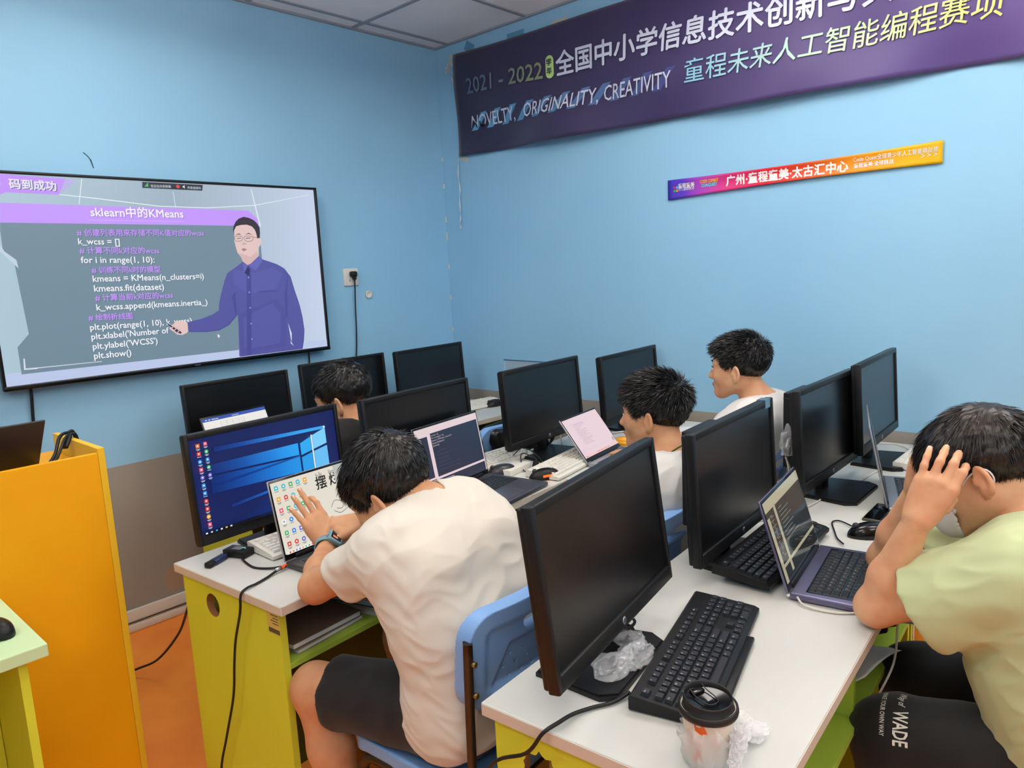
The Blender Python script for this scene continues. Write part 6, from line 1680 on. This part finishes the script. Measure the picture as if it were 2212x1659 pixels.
# --- the boy with the green cord
SH3 = np.array([.08, .052, -.012])
K3 = dict(pel=(1.80, .98, .55), HL=(1.72, .99, .535), HR=(1.88, .99, .535), KL=(1.66, 1.33, .53), KR=(1.92, 1.38, .52), AL=(1.70, 1.36, .09), AR=(1.93, 1.36, .09),
    spine=[((1.80, .955, .56), .075, .098), ((1.805, .94, .65), .068, .088), ((1.815, .925, .75), .080, .090), ((1.83, .91, .84), .092, .084), ((1.84, .905, .885), .10, .066)],
    C7=(1.85, .898, .928), SL=(1.70, .878, .872), SR=(1.985, .925, .872), EL=(1.66, .97, .68), WL=(1.60, 1.16, .665), ER=(2.13, 1.12, .76), WR=(2.30, 1.29, .79),
    head=((1.868, .962, 1.060), (math.radians(4), math.radians(0), math.radians(2))), hs=.98, collar=.026,
    hands=[dict(W=(1.60, 1.16, .665), f=(-.1, .9, -.1), n=(-.3, .1, .9), t=(.9, .1, 0), curls=relaxed), dict(W=(2.30, 1.29, .79), f=(.5, .8, .05), n=(0, 0, 1), t=(-.8, .3, 0), curls=relaxed)],
    hem=((1.80, .93, .50), (0, -.2, -1)), leg=1, sleeve=(.62, .064, .076), h=.004, seed=13, amp=.005)
for k_ in list(K3):                       # the whole figure sits a little further from the desk behind it
    if k_ in ('pel', 'HL', 'HR', 'KR', 'AR', 'C7', 'SL', 'SR', 'ER', 'WR'): K3[k_] = tuple(np.array(K3[k_])+SH3)
K3['spine'] = [(tuple(np.array(p)+SH3), w, r) for p, w, r in K3['spine']]; K3['head'] = (tuple(np.array(K3['head'][0])+SH3), K3['head'][1])
K3['hem'] = (tuple(np.array(K3['hem'][0])+SH3), K3['hem'][1]); K3['EL'] = tuple(np.array(K3['EL'])+SH3*.6); K3['hands'][1]['W'] = K3['WR']
P3 = build_person('person in a white t-shirt with a green cord around the neck, watching the television', K3, TEE2, JEANS, SKIN, HAIR,
    dict(top=.040, side=.022, lift=.55, mess=.16, n=12000, whorl=(.0, -.075, .095), grav=.04, comb=.22, fringe=.35, front=-.004, low=-.006, seed=4, cap=.008, w=.0010, fwd=.12, cm=.4))
def cord():
    r, o = P3[0], P3[1]; c = np.array(K3['C7'])
    from mathutils.bvhtree import BVHTree
    me = [x for x in r.children if x.name.startswith('body')][0].data
    bv = BVHTree.FromPolygons([v.co[:] for v in me.vertices], [p.vertices[:] for p in me.polygons]); pts = []
    for i in range(16):
        a = 2*PI*i/16; d = np.array([math.sin(a), -math.cos(a), 0.]); ctr = c-o+np.array([0, .026, .058-.036*(1-math.cos(a))])
        h = bv.ray_cast(Vector(ctr+d*.2), Vector(-d), .25)
        pts.append(tuple(np.array(h[0])+d*.0028) if h[0] is not None else tuple(ctr+d*.06))
    MB().tube(pts, .0026, mat('green_cord', (70, 96, 44), .7), 6, 5, True).build('neck_cord', r)
cord()

# --- the farthest boy
K4 = dict(pel=(2.57, .98, .55), HL=(2.49, .99, .535), HR=(2.65, .99, .535), KL=(2.47, 1.38, .52), KR=(2.67, 1.38, .52), AL=(2.48, 1.38, .09), AR=(2.66, 1.38, .09),
    spine=[((2.57, .99, .56), .075, .100), ((2.57, .98, .66), .068, .090), ((2.57, .97, .77), .080, .090), ((2.575, .95, .87), .092, .086), ((2.575, .920, .915), .10, .066)],
    C7=(2.575, .920, .985), SL=(2.425, .925, .925), SR=(2.725, .925, .925), EL=(2.42, 1.08, .775), WL=(2.52, 1.25, .79), ER=(2.75, 1.10, .74), WR=(2.74, 1.28, .79),
    head=((2.552, .988, 1.108), (math.radians(2), math.radians(0), 0)), hs=.98,
    hands=[dict(W=(2.52, 1.25, .79), f=(.4, .9, -.05), n=(0, 0, 1), t=(.9, -.3, 0), curls=relaxed), dict(W=(2.74, 1.28, .79), f=(-.1, 1, -.05), n=(0, 0, 1), t=(-1, 0, 0), curls=relaxed)],
    hem=((2.57, .93, .50), (0, -.1, -1)), leg=.8, sleeve=(.62, .066, .078), h=.004, seed=23, amp=.005, loose=.022)
P4 = build_person('person in a white t-shirt farthest back by the right wall, facing the television in profile', K4, TEE2, PANTS, SKIN2, HAIR,
    dict(top=.034, side=.016, lift=.60, mess=.18, n=10000, whorl=(.0, -.07, .10), grav=.02, comb=.2, fringe=.5, low=.002, seed=5, cap=.007, w=.0010, fwd=.15, cm=.4))

# --- the boy in black
K2 = dict(pel=(1.70, 2.16, .55), HL=(1.62, 2.14, .535), HR=(1.78, 2.14, .535), KL=(1.60, 2.52, .51), KR=(1.80, 2.52, .51), AL=(1.60, 2.50, .09), AR=(1.80, 2.50, .09),
    spine=[((1.70, 2.14, .56), .075, .098), ((1.70, 2.12, .66), .068, .088), ((1.705, 2.11, .77), .080, .090), ((1.71, 2.105, .86), .092, .086), ((1.712, 2.095, .91), .10, .066)],
    C7=(1.705, 2.050, .975), SL=(1.555, 2.085, .915), SR=(1.855, 2.085, .915), EL=(1.54, 2.30, .79), WL=(1.62, 2.50, .80), ER=(1.90, 2.34, .79), WR=(1.80, 2.50, .80),
    head=((1.678, 2.125, 1.066), (math.radians(24), math.radians(14), math.radians(-4))), hs=1.05,
    hands=[dict(W=(1.62, 2.50, .80), f=(.3, .9, 0), n=(0, 0, 1), t=(.9, 0, 0), curls=relaxed), dict(W=(1.80, 2.50, .80), f=(-.3, .9, 0), n=(0, 0, 1), t=(-.9, 0, 0), curls=relaxed)],
    hem=((1.70, 2.08, .50), (0, -.2, -1)), leg=.8, h=.004, seed=33, amp=.004)
P2 = build_person('person in a black t-shirt seen from behind, head bent, in the front row', K2, TEEB, PANTS, SKIN, HAIR,
    dict(top=.028, side=.012, lift=.35, mess=.14, n=9000, whorl=(.012, -.075, .098), grav=.06, comb=.2, low=.004, seed=6, cap=.006, w=.0009))
def collar():
    r, o = P2[0], P2[1]; c = np.array(K2['C7'])
    MB().tube([tuple(c+np.array(p)-o) for p in ((0, -.058, .020), (-.05, -.032, .014), (-.066, .012, .0), (-.05, .055, -.02), (0, .075, -.035), (.05, .055, -.02), (.066, .012, .0), (.05, -.032, .014))], .006, TEE2, 6, 5, True).build('collar', r)
collar()

# --- the boy in pale green
K5 = dict(pel=(1.66, -.05, .55), HL=(1.57, -.05, .54), HR=(1.75, -.05, .54), KL=(1.55, .275, .505), KR=(1.83, .275, .495), AL=(1.55, .27, .09), AR=(1.83, .27, .09),
    spine=[((1.66, -.04, .56), .085, .108), ((1.66, .0, .65), .080, .104), ((1.66, .03, .75), .088, .100), ((1.66, .045, .86), .098, .092), ((1.655, .055, .915), .105, .070)],
    C7=(1.650, .055, .970), SL=(1.490, .085, .925), SR=(1.815, .10, .915), EL=(1.525, .312, .793), WL=(1.490, .236, 1.004), ER=(1.80, .35, .79), WR=(1.72, .275, .995),
    head=((1.640, .151, 1.066), (math.radians(-2), math.radians(25), math.radians(6))), hs=.98,
    hands=[dict(W=(1.490, .236, 1.004), f=(.08, -.36, .93), n=(-.95, -.10, .15), t=(0, -1, -.2), curls=[(.30, .95, .35), (.28, .85, .35), (.20, .72, .3), (.05, .45, .25)], splay=(.02, .0, -.05, -.16), thumb=((.022, .016, -.022), (.034, .032, -.040), (.040, .052, -.052)), sc=.93),
           dict(W=(1.72, .275, .995), f=(-.1, -.25, .9), n=(.8, .5, 0), t=(0, -.9, 0), curls=[(.6, .9, .5)]*4)],
    hem=((1.66, -.13, .475), (0, -.35, -.94)), leg=1, sleeve=(.55, .072, .092), drop=(0, 0, -.016), baggy=.100, h=.0032, seed=43, amp=.0055, loose=.024, fold=(1.2, .8, 1))
P5 = build_person('person in a pale green t-shirt and face mask, resting head on hand beside a laptop', K5, TEEG, PANTS2, SKIN2, HAIR2,
    dict(top=.044, side=.030, lift=.20, mess=.10, n=18000, whorl=(-.012, -.060, .112), grav=.14, comb=.40, fringe=.35, front=-.010, low=-.008, seed=7, cap=.009, w=.0010, cm=.25))
def mask5():
    r, o, R, G = P5[:4]
    s = Sdf(); el = lambda p, rr, k=.02: s.el(G(p), np.array(rr)*1.02, R, k)
    el((0, .058, -.045), (.056, .056, .060)); el((0, .085, -.075), (.034, .030, .032), .03); el((0, .095, -.028), (.022, .020, .024), .03)
    s.el(G((0, .048, -.048)), np.array((.0545, .0545, .066))*1.02, R, .004, 's'); 
    s.bx(G((0, -.04, -.05)), (.2, .075, .2), 0., R, .006, 's'); s.bx(G((0, .06, .088)), (.2, .2, .095), 0., R, .004, 's')
    V, Q = s.mesh(.003); m = np_mesh('face_mask', V, Q, mat('mask_cloth', (224, 220, 222), .8), r, o)
    for x in (-1, 1):
        b = MB(); b.tube([tuple(G((x*.052, .050, -.030))-o), tuple(G((x*.074, .012, .004))-o), tuple(G((x*.084, -.022, .012))-o), tuple(G((x*.083, -.030, -.012))-o), tuple(G((x*.070, .0, -.04))-o), tuple(G((x*.050, .040, -.075))-o)], .0018, mat('mask_cloth', (224, 220, 222), .8), 6, 5); b.build('ear_loop', m)
mask5()
def leg_print():
    from mathutils.bvhtree import BVHTree
    r, o, tr = P5[0], P5[1], P5[5]
    me = tr.data; bv = BVHTree.FromPolygons([v.co[:] for v in me.vertices], [p.vertices[:] for p in me.polygons])
    m = mat('print_white', (226, 224, 214), .7); b = MB()
    # lettering runs along the thigh, read with the head towards the knee
    ax = nrm(np.array(K5['HL'])-np.array(K5['KL'])); kn = np.array(K5['KL'])-o; nr = nrm(np.array([-.62, -.05, .78])); nr = nrm(nr-ax*(nr@ax)); sd = np.cross(ax, nr)
    def put(t, along, across, h, w, bold=0., shear=0.):
        v, f = text2d(t, bold, shear); x0, x1 = v[:, 0].min(), v[:, 0].max(); kx = w/(x1-x0); pts = []
        for a, c in v:
            p = kn+ax*(PRT[0])+sd*along+0*nr
            q = kn+ax*(PRT[0]+across+PRT[2]*c*h)+sd*(PRT[1]+along+PRT[3]*(a-x0)*kx)
            hit = bv.ray_cast(Vector(q+nr*.3), Vector(-nr), .6)
            pts.append(tuple(Vector(hit[0])+Vector(nr)*.0016) if hit[0] is not None else tuple(q+nr*.08))
        b.add(pts, f, m)
    put('Way of', .0, .052, .020, .040, .01, .3); put('WADE', .045, .045, .042, .075, .02, 0); put('MAKE YOUR OWN WAY', .0, .020, .014, .110, .02)
    b.build('leg_print', tr)
PRT = (-.034, -.068, .9, .9)
leg_print()

# --- the black bag on the lap of the boy with the green cord
def lap_bag():
    s = Sdf(); c = np.array([1.60, 1.30, .675])
    Rz = np.array(Matrix.Rotation(math.radians(-20), 3, 'Z') @ Matrix.Rotation(math.radians(-14), 3, 'X') @ Matrix.Rotation(math.radians(-18), 3, 'Y'), float)
    s.bx(c, (.115, .12, .050), .035, Rz, k=.02); s.bx(c+Rz@np.array([-.06, -.10, -.02]), (.07, .05, .03), .025, Rz, k=.03)
    w = waves(6, 22); V, Q = s.mesh(.005, lambda P, d: d+.004*w(P), amp=.012)
    o = np.array([1.60, 1.30, .60])
    e = fthing('bag', *o, 0, 'black cloth bag with white lettering on the lap under the middle desk', 'bag')
    body = np_mesh('bag_body', V, Q, TEEB, e, o)
    from mathutils.bvhtree import BVHTree
    me = body.data; bv = BVHTree.FromPolygons([v.co[:] for v in me.vertices], [p.vertices[:] for p in me.polygons])
    b = MB(); nr = Rz[:, 2]; X = -Rz[:, 0]; Y = -Rz[:, 1]; cc = c-o
    def drop(q):
        h = bv.ray_cast(Vector(q+nr*.2), Vector(-nr), .4); return tuple(Vector(h[0])+Vector(nr)*.0015) if h[0] is not None else tuple(q+nr*.05)
    for t, px, py, h, wd in (('space', .02, -.025, .048, .115), ('over', -.03, -.065, .036, .07)):
        v, f = text2d(t, .02); x0, x1 = v[:, 0].min(), v[:, 0].max(); k = wd/(x1-x0)
        b.add([drop(cc+X*(px-.06+(a-x0)*k)+Y*(py+c_*h)) for a, c_ in v], f, mat('print_white', (226, 224, 214), .7))
    b.build('lettering', body)
    ring = MB(); ring.tube([drop(cc+X*(.03*math.cos(a*PI/8))+Y*(.045+.02*math.sin(a*PI/8))) for a in range(16)], .004, mat('print_white', (226, 224, 214), .7), 5, 2, True); ring.build('emblem', body)
    z = MB(); z.tube([tuple(cc+Rz@np.array(p)) for p in ((-.118, .02, .012), (-.124, -.04, .006), (-.118, -.10, -.006), (-.09, -.145, -.012))], .008, mat('bag_lining', (176, 166, 146), .8), 8, 5); z.build('zip_lining', body)
lap_bag()
